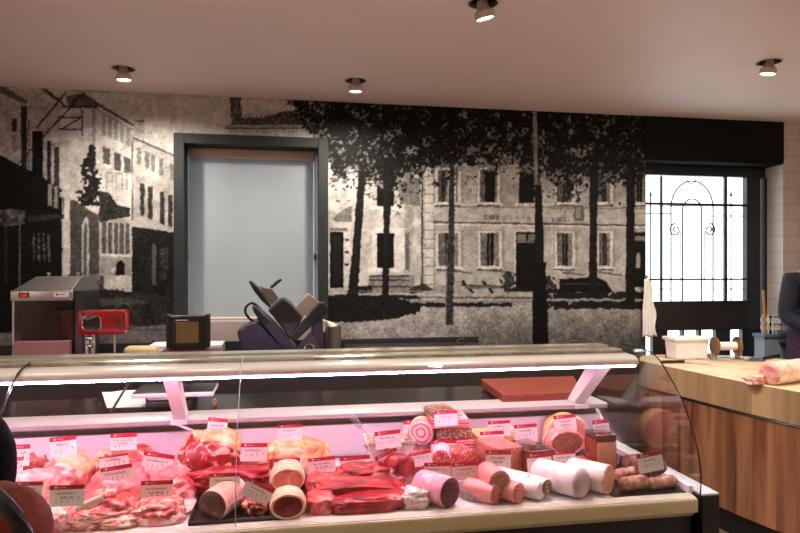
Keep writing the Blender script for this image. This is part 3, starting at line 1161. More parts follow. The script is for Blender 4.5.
def pane(x0, x1):
    mb = MB()
    outer = [(p.y, p.z) for p in GPROF]
    inner = []
    for i, p in enumerate(GPROF):
        a_, c_ = GPROF[max(i - 1, 0)], GPROF[min(i + 1, len(GPROF) - 1)]
        t = Vector((c_.y - a_.y, c_.z - a_.z)).normalized()
        inner.append((p.y + t.y * 0.005, p.z - t.x * 0.005))
    n = len(outer)
    vs = [(x, y, z) for x in (x0, x1) for (y, z) in outer + inner]
    N = 2 * n
    fs = []
    for i in range(n - 1):
        fs.append((i, i + 1, N + i + 1, N + i))
        fs.append((n + i, N + n + i, N + n + i + 1, n + i + 1))
        fs.append((i, n + i, n + i + 1, i + 1))
        fs.append((N + i, N + i + 1, N + n + i + 1, N + n + i))
    fs.append((0, N, N + n, n))
    fs.append((n - 1, 2 * n - 1, N + 2 * n - 1, N + n - 1))
    return mb.add(vs, fs)


for i in range(3):
    pane(xs[i] + 0.0015, xs[i + 1] - 0.0015).build('front_glass', GLASS, case_t, smooth=True)
for x in seams:
    e = MB()
    for dy in (-0.001,):
        e.tube([(x, p.y + dy, p.z) for p in GPROF], 0.0016 if x > -0.5 else 0.004, seg=6)
    e.build('glass_seam', GLASS_EDGE if x < -0.5 else mat('seam_clear', (190, 180, 200), 0.15, var=0.02), case_t, smooth=True)
# end glass and its dark edge
prof_end = [(p.y, p.z) for p in GPROF] + [(2.62, 1.276), (2.70, 1.20), (2.88, 1.0), (2.88, 0.8)]
MB().prism(prof_end, GXR, GXR + 0.006, axis='X').build('end_glass', glass_mat('end_glass_sheet', base=0.11, gain=0.88), case_t)
e = MB()
e.tube([(GXR + 0.004, p.y - 0.001, p.z) for p in GPROF] + [(GXR + 0.004, 2.62, 1.277)], 0.0026, seg=8)
e.build('glass_edge', GLASS_EDGE, case_t, smooth=True)
es = MB()
es.prism([(2.10, 0.797), (2.10, 0.822), (2.62, 0.822), (2.86, 0.985), (2.88, 0.96), (2.66, 0.797)], GXR - 0.016, GXR - 0.001, axis='X')
es.build('end_strip', WHITE_METAL, case_t)
MB().box((GXR + 0.007, RF - 0.0, 0.0), (GXR + 0.075, 2.90, 0.800)).build('end_cheek', BLACK, case_t, bevel=0.003)
MB().box((GXR + 0.007, RF + 0.003, 0.800), (GXR + 0.075, 2.89, 0.806)).build('cheek_cap', WHITE_METAL, case_t)

# ------------------------------------------------------------------ things on the rear shelf
SH = 0.9855
RED_BOARD = mat('red_board', (120, 44, 28), 0.5, var=0.12, scale=25, bump=0.1)
bx = thing('cutting_board', 'thick red-brown cutting board on the black shelf behind the display case', 'cutting board', tuple(at(533, 398, 3.05)))
a0, a1 = at(499, 396, 2.85).x, at(577, 396, 2.85).x
b0, b1 = at(478, 380, 3.27).x, at(570, 380, 3.27).x
MB().add([(a0, 2.80, 0.993), (a1, 2.80, 0.993), (b1, 3.22, 0.993), (b0, 3.22, 0.993), (a0, 2.80, 1.036), (a1, 2.80, 1.036), (b1, 3.22, 1.036), (b0, 3.22, 1.036)],
         [(0, 3, 2, 1), (4, 5, 6, 7), (0, 1, 5, 4), (1, 2, 6, 5), (2, 3, 7, 6), (3, 0, 4, 7)]).build('board', RED_BOARD, bx, bevel=0.006)
MB().rbox((a0 + 0.05, 2.86, SH), (a0 + 0.09, 3.15, 0.993), 0.002).build('board_foot', BLACK_PLASTIC, bx)
MB().rbox((a1 - 0.09, 2.87, SH), (a1 - 0.05, 3.15, 0.993), 0.002).build('board_foot', BLACK_PLASTIC, bx)

# weighing scale
sx0, sx1 = at(133, 387, 2.97).x, at(214, 387, 2.97).x
sx = (sx0 + sx1) / 2
sc = thing('weighing_scale', 'shop weighing scale with pan under the canopy and dark display above it', 'scale', (sx, 3.05, SH))
MB().rbox((sx0, 2.93, 1.046), (sx1, 3.16, 1.066), 0.004).build('pan', WHITE_METAL, sc, smooth=True)
MB().rbox((sx0 + 0.002, 2.934, 1.064), (sx1 - 0.002, 3.158, 1.068), 0.0015).build('pan_top', BLACK_PLASTIC, sc, smooth=True)
MB().rbox((sx - 0.11, 2.96, 1.03), (sx + 0.05, 3.13, 1.046), 0.006).build('pan_support', WHITE_METAL, sc, smooth=True)
MB().rbox((sx - 0.12, 2.97, SH + 0.004), (sx + 0.08, 3.14, 1.03), 0.012).build('scale_body', BLACK_PLASTIC, sc, smooth=True)
for fx_, fy_ in [(-0.1, 2.99), (0.06, 2.99), (-0.1, 3.12), (0.06, 3.12)]:
    MB().cyl((sx + fx_, fy_, SH), (sx + fx_, fy_, SH + 0.006), 0.012).build('foot', BLACK_PLASTIC, sc)
dx0, dx1 = at(166, 330, 3.1).x, at(209, 330, 3.1).x
dz0, dz1 = at(188, 351, 3.1).z, at(188, 316, 3.1).z
dxc = (dx0 + dx1) / 2
MB().cyl((dxc, 3.148, 1.02), (dxc, 3.148, dz0 + 0.02), 0.014).build('pole', BLACK_PLASTIC, sc, smooth=True)
hd = MB()
hd.rbox((dx0, 3.10, dz0 + 0.012), (dx0 + 0.018, 3.17, dz1 + 0.006), 0.004)
hd.rbox((dx1 - 0.018, 3.10, dz0 + 0.012), (dx1, 3.17, dz1 + 0.006), 0.004)
hd.rbox((dx0 + 0.016, 3.108, dz0 + 0.004), (dx1 - 0.016, 3.165, dz1), 0.004)
hd.build('display_housing', BLACK_PLASTIC, sc, smooth=True)
SCR = mat('display_screen', (96, 74, 40), 0.25, var=0.1, scale=15)
q0, q1 = at(176, 330, 3.1).x, at(198.5, 330, 3.1).x
scr = MB()
scr.box((q0, 3.1035, at(188, 343, 3.1).z), (q1, 3.108, at(188, 322, 3.1).z))
scr.build('screen', SCR, sc)
tk = MB()
for k in range(9):
    tk.box((q0 - 0.002 + k * 0.006, 3.1066, at(188, 320.6, 3.1).z), (q0 + 0.002 + k * 0.006, 3.108, at(188, 320.0, 3.1).z))
tk.build('brand_line', WHITE_PLASTIC, sc)
MB().rbox((dx0 - 0.02, 3.07, dz0 - 0.004), (dx1 + 0.05, 3.19, dz0 + 0.0035), 0.002).build('head_plate', mat('dark_red_plate', (70, 24, 22), 0.35), sc)

# papers, steel, cable on the shelf
PAPER = mat('paper', (225, 218, 220), 0.7, var=0.05, scale=40)
p_ = MB()
rows = []
for j in range(7):
    row = []
    for i in range(9):
        u, v = i / 8, j / 6
        l_, r_ = onz(107, 408, SH), onz(149, 407, SH)
        l2, r2 = onz(102, 393, SH), onz(141, 390, SH)
        p = (l_.lerp(r_, u)).lerp(l2.lerp(r2, u), v)
        p.z = SH + 0.0012 + 0.004 * abs(math.sin(u * 5 + v * 2)) * v
        row.append(p)
    rows.append(row)
p_.sheet(rows)
o = p_.build('paper_sheet', PAPER, loc=onz(125, 400, SH))
sm = o.modifiers.new('thick', 'SOLIDIFY'); sm.thickness = 0.0008; sm.offset = 1
tag(o, 'crumpled white paper sheet lying on the shelf left of the scale', 'paper')
stl = thing('sharpening_steel', 'dark flat bar leaning under the canopy across the white paper', 'sharpening steel', tuple(onz(111, 405, SH)))
A, B = at(111, 405, 2.93), at(131, 379, 3.02)
A.z = SH + 0.008
d = (B - A)
s1 = MB()
s1.cyl(A, A + d * 0.8, 0.006, 0.0045, seg=10)
s1.build('rod', mat('dark_steel', (80, 74, 78), 0.3, 0.8), stl, smooth=True)
s1 = MB()
s1.cyl(A + d * 0.8, B + d * 0.35, 0.009, 0.008, seg=12)
s1.build('handle', BLACK_PLASTIC, stl, smooth=True)
cc = MB()
cp = onz(193, 400, SH + 0.006)
cp.y = 3.03
pts = []
for k in range(100):
    t = k / 99 * 2 * math.pi * 3.2
    pts.append((cp.x + (0.035 + 0.006 * math.sin(t * 0.7)) * math.cos(t) * 0.9, cp.y - 0.005 + 0.03 * math.sin(t), SH + 0.005 + 0.008 * (k / 33) + 0.002 * math.sin(t)))
cc.tube(pts, 0.0038, seg=6)
o = cc.build('cable_coil', BLACK_PLASTIC, smooth=True, loc=(cp.x, cp.y, SH))
tag(o, 'coiled black cable on the shelf right of the left canopy bracket', 'cable')
pk = thing('brass_padlock', 'small brass padlock-shaped piece hanging below the right end of the scale pan', 'padlock', tuple(at(215, 402, 2.97)))
c = at(214.5, 397, 2.95)
bz = c.z
MB().rbox((c.x - 0.012, c.y - 0.007, SH), (c.x + 0.012, c.y + 0.007, SH + 0.03), 0.006).build('lock_body', mat('brass', (150, 110, 60), 0.3, 0.9), pk, smooth=True)
s_ = MB()
s_.tube([(c.x - 0.007, c.y, SH + 0.026)] + [(c.x - 0.007 * math.cos(math.pi * k / 8), c.y, SH + 0.036 + 0.009 * math.sin(math.pi * k / 8)) for k in range(9)] + [(c.x + 0.007, c.y, SH + 0.026)], 0.0022, seg=6)
s_.build('shackle', STEEL, pk, smooth=True)
tp = MB()
a_, b_, c_ = onz(90, 401, SH), onz(95, 399, SH), onz(101, 405, SH)
tp.tube([a_ + Vector((0, 0, 0.004)), b_ + Vector((0, 0, 0.006)), c_ + Vector((0, 0, 0.004))], 0.0035, seg=8)
o = tp.build('bent_spout', CHROME, smooth=True, loc=(b_.x, b_.y, SH))
tag(o, 'small bent chrome spout lying on the dark shelf at far left', 'spout')
rgp = MB()
rc = onz(150, 401, SH)
rgp.tube([(rc.x + 0.017 * math.cos(2 * math.pi * k / 20), rc.y + 0.03 * math.sin(2 * math.pi * k / 20), SH + 0.004) for k in range(20)], 0.003, seg=6, closed=True)
o = rgp.build('rubber_ring', BLACK_PLASTIC, smooth=True, loc=(rc.x, rc.y, SH))
tag(o, 'small black rubber ring on the shelf at the right edge of the paper', 'ring')
sp = MB()
a_, b_ = at(176, 424.5, 2.70), at(196, 431, 2.695)
sp.box((a_.x, 2.690, 0.0), (b_.x, 2.6915, 0.0))
sp = MB()
c1, c2 = at(176, 424.3, 2.703), at(197, 431, 2.70)
sp.add([c1 + Vector((0, 0, 0.004)), c2 + Vector((0, -0.01, 0.004)), c2 + Vector((0.0, -0.012, -0.006)), c1 + Vector((0, 0, -0.006)),
        c1 + Vector((0, 0.0012, 0.004)), c2 + Vector((0, -0.0088, 0.004)), c2 + Vector((0, -0.0108, -0.006)), c1 + Vector((0, 0.0012, -0.006))],
       [(0, 1, 2, 3), (7, 6, 5, 4), (0, 4, 5, 1), (1, 5, 6, 2), (2, 6, 7, 3), (3, 7, 4, 0)])
o = sp.build('paper_strip', PAPER, loc=tuple(c1))
tag(o, 'thin white paper strip stuck at the foot of the left canopy bracket', 'paper strip')

# ================================================================== BACK COUNTER AND MACHINES
BC, BCY = 1.0, 4.16
bcx1 = at(640, 345, BCY).x
ct = thing('back_counter', 'long low black counter along the mural wall behind the display case', 'counter', (0.0, 4.45, 0))
MB().box((XL + 0.01, BCY + 0.03, 0.0), (bcx1 - 0.02, WALL - 0.01, BC - 0.04)).build('cabinet', BLACK, ct)
MB().box((XL + 0.01, BCY, BC - 0.04), (bcx1, WALL - 0.008, BC)).build('countertop', mat('black_laminate', (20, 19, 19), 0.3, var=0.3, scale=90), ct, bevel=0.004)
ub = MB()
ub.box((XL + 0.01, WALL - 0.076, BC), (at(478, 340, WALL - 0.08).x, WALL - 0.076 - 0.02, at(400, 338, WALL - 0.09).z))
struct('trim_2', ub, BLACK, bevel=0.003)

# --- stainless mincer on the left
VY = 3.98 + 0.25
V = lambda px, py: at(px, py, VY)
mc = thing('meat_mincer', 'stainless refrigerated mincer with sloping hood and red digital display', 'mincer', (V(48, 300).x, VY + 0.2, BC))
hz0, hz1, hzt = V(45, 301).z, V(45, 290.5).z, V(45, 280).z + 0.02
xa, xb = V(11.5, 295).x, V(74, 295).x
xr = V(91, 295).x
MB().rbox((xa, VY - 0.02, hz0), (xb, VY + 0.30, hz1), 0.006).build('hood_front', STEEL, mc, smooth=True)
hp = MB()
hp.add([(xa + 0.01, VY - 0.015, hz1), (xb - 0.01, VY - 0.015, hz1), (xb + 0.05, VY + 0.38, hz1), (xa + 0.01, VY + 0.38, hz1),
        (xa + 0.08, VY + 0.16, hzt), (xb - 0.0, VY + 0.16, hzt), (xb + 0.01, VY + 0.34, hzt), (xa + 0.08, VY + 0.34, hzt)],
       [(0, 3, 2, 1), (4, 5, 6, 7), (0, 1, 5, 4), (1, 2, 6, 5), (2, 3, 7, 6), (3, 0, 4, 7)])
hp.build('hood_top', mat('hood_steel', (140, 134, 130), 0.4, 0.9, var=0.06), mc, bevel=0.004)
for px_ in (46.5, 76):
    k_ = MB()
    c = at(px_, 278, VY + 0.2)
    k_.cyl((c.x, VY + 0.24, hzt), (c.x, VY + 0.24, hzt + 0.022), 0.006)
    k_.cyl((c.x - 0.01, VY + 0.24, hzt + 0.018), (c.x + 0.012, VY + 0.24, hzt + 0.02), 0.007)
    k_.build('hood_knob', CHROME, mc, smooth=True)
sd = MB()
sd.box((xb + 0.001, VY + 0.0, BC + 0.03), (xb + 0.05, VY + 0.37, hz1))
sd.build('side_body', mat('dark_stainless', (70, 66, 64), 0.35, 0.7), mc, bevel=0.005)
bd = MB()
bd.rbox((xa + 0.03, VY + 0.06, BC + 0.02), (xb - 0.0, VY + 0.37, hz0), 0.01)
bd.build('body', mat('brown_body', (52, 34, 32), 0.3, var=0.2), mc, smooth=True)
MB().box((xa + 0.02, VY - 0.006, BC + 0.085), (xb - 0.002, VY - 0.002, hz0)).build('guard_pane', glass_mat('smoked_pane', (0.62, 0.5, 0.5), 0.06), mc)
ps = MB()
pt2 = MB()
ps.box((xa + 0.008, VY - 0.012, BC), (xa + 0.02, VY + 0.0, hz0))
pt2.box((xa + 0.008, VY + 0.33, BC), (xa + 0.02, VY + 0.35, hz0))
ps.build('post', STEEL, mc)
pt2.build('post', STEEL, mc)
t_ = MB()
t_.prism([(V(15, 345).x, V(15, 345).z), (V(18, 341).x, V(18, 341).z), (V(72, 341).x, V(18, 341).z), (V(72, 345).x, BC + 0.005), (V(20, 353).x, BC + 0.005)], VY - 0.05, VY + 0.05)
t_.build('tray', mat('pinkish_tray', (150, 110, 105), 0.35, 0.3), mc, bevel=0.004)
inn = MB()
inn.box((V(23, 330).x, VY + 0.05, V(23, 322).z), (V(45, 322).x, VY + 0.059, V(23, 308).z))
inn.build('inner_plate', BLACK, mc)
rd = MB()
rd.rbox((V(60, 330).x, VY + 0.03, V(60, 336).z), (xb - 0.01, VY + 0.059, V(60, 311).z), 0.004)
rd.build('inner_red_block', mat('red_enamel', (140, 10, 9), 0.25, var=0.05, coat=0.5), mc, smooth=True)
ld_ = MB()
ld_.rbox((V(20, 0).x, VY - 0.024, V(20, 297.5).z), (V(30.5, 0).x, VY - 0.02, V(20, 292.3).z), 0.002)
ld_.build('display_bezel', BLACK_PLASTIC, mc)
LED = emit('red_digits', (1.0, 0.03, 0.03), 0.9)
sg = MB()
for x0_ in (22, 24.6, 27.2):
    for (a_, b_, c_, d_) in [(0, 293.6, 1.6, 294.1), (0, 294.9, 1.6, 295.3), (0, 296.1, 1.6, 296.5), (0, 293.6, 0.45, 296.5), (1.2, 293.6, 1.6, 296.5)]:
        p, q_ = V(x0_ + a_, d_), V(x0_ + c_, b_)
        sg.box((p.x, VY - 0.0248, p.z), (q_.x, VY - 0.024, q_.z))
sg.build('digits', LED, mc)
st = MB()
st.box((V(55, 0).x, VY - 0.0212, V(55, 296.8).z), (V(70, 0).x, VY - 0.02, V(55, 292).z))
st.build('sticker', WHITE_PLASTIC, mc)
st = MB()
st.box((V(57, 0).x, VY - 0.0220, V(55, 295.4).z), (V(59.5, 0).x, VY - 0.0212, V(55, 293.4).z))
st.box((V(60.5, 0).x, VY - 0.0220, V(55, 294.8).z), (V(66, 0).x, VY - 0.0212, V(55, 294).z))
st.build('sticker_mark', mat('sticker_red', (190, 30, 40), 0.5), mc)

# --- red slicing machine beside it
RY = VY - 0.19
Rr = lambda px, py: at(px, py, RY)
rm = thing('red_machine', 'shiny red machine with oval chrome opening beside the stainless mincer', 'machine', (Rr(102, 340).x, RY + 0.08, BC))
xm0 = at(77, 320, VY - 0.19).x


def rounded(x0, z0, x1, z1, r, n=5):
    out = []
    for cx, cz, a0 in [(x1 - r, z1 - r, 0), (x0 + r, z1 - r, 90), (x0 + r, z0 + r, 180), (x1 - r, z0 + r, 270)]:
        out += [(cx + r * math.cos(R(a0 + 90 * k / n)), cz + r * math.sin(R(a0 + 90 * k / n))) for k in range(n + 1)]
    return out


REDE = MATS['red_enamel']
ro = rounded(xm0, Rr(80, 335).z, Rr(125.5, 0).x, Rr(80, 311).z, 0.022)
MB().prism(ro, RY, RY + 0.14).build('body', REDE, rm, smooth=True, bevel=0.004)
ov = rounded(Rr(82.5, 0).x, Rr(80, 330.5).z, Rr(101, 0).x, Rr(80, 316.5).z, 0.025)
MB().prism(ov, RY - 0.004, RY - 0.0005).build('opening_plate', mat('opening_dark', (60, 58, 56), 0.15, 0.8, var=0.5, scale=30), rm)
rim = MB()
rim.tube([(x, RY - 0.003, z) for x, z in ov], 0.004, seg=8, closed=True)
rim.tube([(x, RY - 0.004, z) for x, z in [(Rr(84, 0).x, Rr(80, 318.5).z), (Rr(88, 0).x, Rr(80, 319.6).z), (Rr(93, 0).x, Rr(80, 318.2).z), (Rr(96, 0).x, Rr(80, 317.2).z)]], 0.006, seg=8)
rim.build('chrome_rim', CHROME, rm, smooth=True)
bt = MB()
for y in (317.5, 321, 324.5, 327):
    p = Rr(119.8, y)
    bt.lathe([(0.0, 0.0), (0.011, 0.0), (0.012, 0.003), (0.008, 0.006), (0, 0.006)], 16, Matrix.Translation(p) @ Matrix.Rotation(R(90), 4, 'X'))
bt.build('button', mat('dark_red_button', (90, 30, 28), 0.3), rm, smooth=True)
scw = MB()
p = Rr(82.5, 313.2)
scw.cyl((p.x, RY - 0.004, p.z), (p.x, RY, p.z), 0.008)
scw.build('screw', BLACK, rm)
lg_ = MB()
for x in (84, 90, 112):
    p = Rr(x, 336)
    lg_.cyl((p.x, RY + 0.06, BC), (p.x, RY + 0.06, Rr(80, 335).z + 0.005), 0.012 if x < 100 else 0.006)
p = Rr(90, 338.5)
lg_.cyl((p.x - 0.03, RY + 0.02, p.z), (p.x + 0.01, RY + 0.02, p.z), 0.014)
lg_.cyl((p.x - 0.02, RY + 0.02, p.z - 0.05), (p.x + 0.012, RY + 0.02, p.z - 0.045), 0.012)
lg_.build('leg', CHROME, rm, smooth=True)
cbm = MB()
cbm.tube(catmull([Rr(110, 311) + Vector((0, 0.1, 0)), Rr(117, 305) + Vector((0, 0.12, 0)), Rr(124, 307) + Vector((0, 0.12, 0)), Rr(127.5, 314) + Vector((0, 0.12, 0)), Rr(127.5, 325) + Vector((0, 0.12, 0)),
                  Rr(127, 330) + Vector((0, 0.1, 0))], 5), 0.006, seg=8)
cbm.build('cable', BLACK_PLASTIC, rm, smooth=True)

# --- paper stack and roll left of the scale
YP = 4.45
pr = at(140, 350, YP)
zr = at(140, 342.5, YP).z
r_ = 0.022
pw = thing('paper_pile', 'pile of pale wrapping papers on the back counter left of the display', 'paper pile', (at(145, 350, YP).x, YP, BC))
m_ = MB()
z0 = BC
i = 0
while z0 < at(150, 345.5, YP - 0.1).z - 0.004:
    m_.rbox((at(146, 0, YP - 0.1).x + 0.004 * (i % 3), YP - 0.1 + 0.006 * (i % 2), z0), (at(222, 0, YP - 0.1).x - 0.005 * (i % 2), YP + 0.15, z0 + 0.012), 0.002)
    z0 += 0.0125
    i += 1
m_.build('sheets', PAPER, pw)
rl = MB()
zc = at(130, 351, YP - 0.18).z
rl.rbox((at(124, 0, YP - 0.18).x, YP - 0.22, BC), (at(158, 0, YP - 0.18).x, YP - 0.115, at(140, 346, YP - 0.18).z), 0.03, 5)
o = rl.build('paper_parcel', mat('kraft', (180, 160, 120), 0.6, var=0.05), smooth=True, loc=(at(140, 0, YP - 0.18).x, YP - 0.16, BC))
tag(o, 'rounded beige parcel on the back counter in front of the paper pile', 'parcel')

# --- slicer
SY = 4.30
Sx = lambda px, py, dy=0.0: at(px, py, SY + dy)
DKG = mat('slicer_grey', (34, 35, 36), 0.35, 0.2, var=0.06, scale=15)
BLG = mat('slicer_blue_grey', (40, 46, 54), 0.3, 0.4, var=0.06, scale=12)
sl = thing('meat_slicer', 'tilted dark grey gravity meat slicer in front of the blind window', 'slicer', (Sx(285, 350).x, SY + 0.1, BC))


def ppoly(name, pts, y0, y1, m_, bev=0.004):
    mb = MB()
    mb.prism([(Sx(px, py).x, max(BC + 0.001, Sx(px, py).z)) for px, py in pts], SY + y0, SY + y1)
    return mb.build(name, m_, sl, bevel=bev)


ppoly('motor_housing', [(237, 332), (239, 329), (252, 321.5), (258, 320.5), (264, 326), (271, 334), (283, 343), (294, 349), (294, 356), (246, 356), (241, 347)], -0.04, 0.24, BLG, 0.012)
ppoly('blade_guard', [(252, 306), (256, 305.5), (262, 312), (273, 321), (285, 335), (297, 348), (299, 354), (291, 354), (279, 343), (268, 330), (259, 319), (254, 311)], -0.08, 0.22, BLG, 0.006)
ppoly('carriage', [(268, 310), (281, 298.5), (284, 298), (290, 302), (303, 317), (290, 339), (285, 331)], -0.04, 0.20, DKG, 0.010)
ppoly('pusher_plate', [(248.5, 281), (251, 281.5), (258, 288), (265, 298), (271, 306), (269.5, 307.5), (262, 301), (254, 291)], -0.02, 0.20, BLACK_PLASTIC, 0.003)
ppoly('pusher_arm', [(259, 286), (264, 288), (272, 289), (279, 299), (272, 305), (264, 296)], 0.04, 0.13, mat('slicer_bracket', (112, 104, 98), 0.35, 0.5), 0.004)
h_ = MB()
h_.cyl(Sx(270.5, 287.5, 0.08), Sx(281, 279, 0.08), 0.013, 0.011)
h_.build('pusher_handle', BLACK_PLASTIC, sl, smooth=True)
ppoly('gauge_plate', [(294, 309.5), (307, 295.5), (309.5, 294), (321, 303.5), (302.5, 318)], 0.02, 0.22, mat('gauge_beige', (152, 134, 124), 0.4, 0.3), 0.003)
ppoly('slide_bar', [(289, 336), (318, 303), (323, 301), (327.5, 306), (327, 310.5), (300, 336), (295, 341)], -0.07, 0.02, BLACK, 0.008)
ppoly('stand', [(313, 318), (319, 317), (323, 330), (325, 356), (298, 356), (303, 350), (311, 345)], 0.02, 0.20, DKG, 0.006)
ppoly('foot_block', [(296, 348), (311, 331), (318, 342), (322, 356), (294, 356)], -0.05, 0.018, mat('slicer_cast', (60, 58, 56), 0.35, 0.5), 0.006)
kn = MB()
c = Sx(309, 349, -0.052)
kn.tube([(c.x + 0.028 * math.cos(R(a_)), c.y, c.z + 0.028 * math.sin(R(a_))) for a_ in range(0, 200, 15)], 0.007, seg=8)
kn.build('knob', CHROME, sl, smooth=True)
hh = MB()
hh.tube(catmull([Sx(254, 322, 0.05), Sx(248, 317, 0.05), Sx(245.2, 311.5, 0.05), Sx(246.5, 306.5, 0.05), Sx(251, 303.2, 0.05), Sx(255, 304.5, 0.05), Sx(258, 308, 0.05)], 5), 0.0085, seg=10)
hh.build('carriage_handle', DKG, sl, smooth=True)

# --- bin with paper
bcx = at(333.5, 340, 4.60)
bn = thing('waste_bin', 'grey cylindrical bin with cream paper sticking out, right of the slicer', 'bin', (bcx.x, 4.60, BC))
rb = 7.7 * mpp(333, 4.60)
zt_ = at(333, 326, 4.60).z
MB().lathe([(rb * 0.96, BC), (rb, zt_), (rb * 0.96, zt_), (rb * 0.92, BC + 0.01)], 28, Matrix.Translation((bcx.x, 4.60, 0)), cap=False).build('bin_body', mat('bin_grey', (92, 84, 76), 0.45, 0.2), bn, smooth=True)
pp = MB()
rng2 = random.Random(3)
rows = []
for j in range(6):
    row = []
    for i in range(8):
        u, v = i / 7, j / 5
        p = at(323 + 14 * u, 332 - 9.5 * v * (1 - 0.55 * u) - 3.5 * v, 4.58 + 0.03 * math.sin(u * 6 + v * 3))
        row.append(p)
    rows.append(row)
pp.sheet(rows)
o = pp.build('crumpled_paper', mat('cream_paper', (228, 214, 190), 0.7, var=0.05), bn, smooth='all')
sm = o.modifiers.new('thick', 'SOLIDIFY'); sm.thickness = 0.002

# --- dark caddy with ring handle on the counter
kd = thing('dark_tray', 'low black tray with round handle on the counter below the café tree trunks', 'tray', (at(440, 348, 4.55).x, 4.55, BC))
MB().rbox((at(345, 0, 4.5).x, 4.46, BC), (at(479, 0, 4.5).x, 4.66, at(410, 345, 4.5).z), 0.006).build('tray_body', BLACK_PLASTIC, kd, smooth=True)
hh = MB()
c = at(462, 343, 4.5)
hh.tube([(c.x + 0.036 * math.cos(R(a_)), 4.52, at(462, 346, 4.5).z + 0.05 * math.sin(R(a_))) for a_ in range(0, 181, 12)], 0.006, seg=8)
hh.build('ring_handle', mat('dark_handle', (60, 58, 54), 0.3, 0.5), kd, smooth=True)

# ================================================================== RIGHT SIDE: butcher block
BZ = 0.95


def wood(name, c1, c2, c3, freq, rough=0.4, top=False):
    m, nt, b = new_mat(name)
    tc = nt.nodes.new('ShaderNodeTexCoord')
    # plank index from angle/length along the face: use a stored attribute
    at_ = nt.nodes.new('ShaderNodeAttribute')
    at_.attribute_name = 'plank'
    mp = nt.nodes.new('ShaderNodeMapping')
    mp.inputs['Scale'].default_value = (1, 1, 0.06) if not top else (1, 1, 1)
    add = nt.nodes.new('ShaderNodeVectorMath')
    add.operation = 'ADD'
    nt.links.new(tc.outputs['Object'], mp.inputs['Vector'])
    nt.links.new(mp.outputs['Vector'], add.inputs[0])
    nt.links.new(at_.outputs['Color'], add.inputs[1])
    n = nt.nodes.new('ShaderNodeTexNoise')
    n.inputs['Scale'].default_value = freq
    n.inputs['Detail'].default_value = 5
    n.inputs['Distortion'].default_value = 0.8
    nt.links.new(add.outputs[0], n.inputs['Vector'])
    r = nt.nodes.new('ShaderNodeValToRGB')
    e = r.color_ramp.elements
    e[0].position, e[0].color = 0.30, lin(c1) + (1,)
    e[1].position, e[1].color = 0.70, lin(c3) + (1,)
    x = e.new(0.48)
    x.color = lin(c2) + (1,)
    nt.links.new(n.outputs['Fac'], r.inputs['Fac'])
    hsv = nt.nodes.new('ShaderNodeHueSaturation')
    ma = nt.nodes.new('ShaderNodeMapRange')
    ma.inputs['To Min'].default_value = 0.72
    ma.inputs['To Max'].default_value = 1.2
    sep = nt.nodes.new('ShaderNodeSeparateColor')
    nt.links.new(at_.outputs['Color'], sep.inputs[0])
    nt.links.new(sep.outputs[0], ma.inputs['Value'])
    nt.links.new(ma.outputs[0], hsv.inputs['Value'])
    nt.links.new(r.outputs['Color'], hsv.inputs['Color'])
    nt.links.new(hsv.outputs['Color'], b.inputs['Base Color'])
    b.inputs['Roughness'].default_value = rough
    return m


WOODS = wood('plank_wood', (92, 52, 34), (146, 96, 66), (172, 124, 90), 11, 0.38)
WOODT = wood('block_top_wood', (186, 156, 118), (208, 180, 142), (222, 198, 164), 7, 0.5, top=True)
WOODU = wood('block_wood', (160, 124, 86), (186, 150, 110), (200, 168, 130), 10, 0.45)
outl = catmull([(3.70, 2.34, 0), (3.2, 2.36, 0), (2.93, 2.55, 0), (2.79, 2.80, 0), (2.71, 3.02, 0), (2.655, 3.24, 0), (2.61, 3.50, 0), (2.575, 3.78, 0), (2.53, 4.08, 0), (2.535, 4.32, 0),
                (2.64, 4.47, 0), (2.80, 4.53, 0), (3.05, 4.50, 0), (3.35, 4.38, 0), (3.58, 4.15, 0), (3.70, 3.9, 0)], 8)
bb = thing('butcher_block', 'massive wooden butcher block counter with rounded side and metal band', 'butcher block', (3.1, 3.4, 0))


def resample(pts, step):
    out = [pts[0].copy()]
    acc = 0
    for a, b in zip(pts[:-1], pts[1:]):
        L = (b - a).length
        while acc + L >= step:
            t = (step - acc) / L
            a = a.lerp(b, t)
            out.append(a.copy())
            L = (b - a).length
            acc = 0
        acc += L
    out.append(pts[-1].copy())
    return out


pl = resample(outl, 0.014)


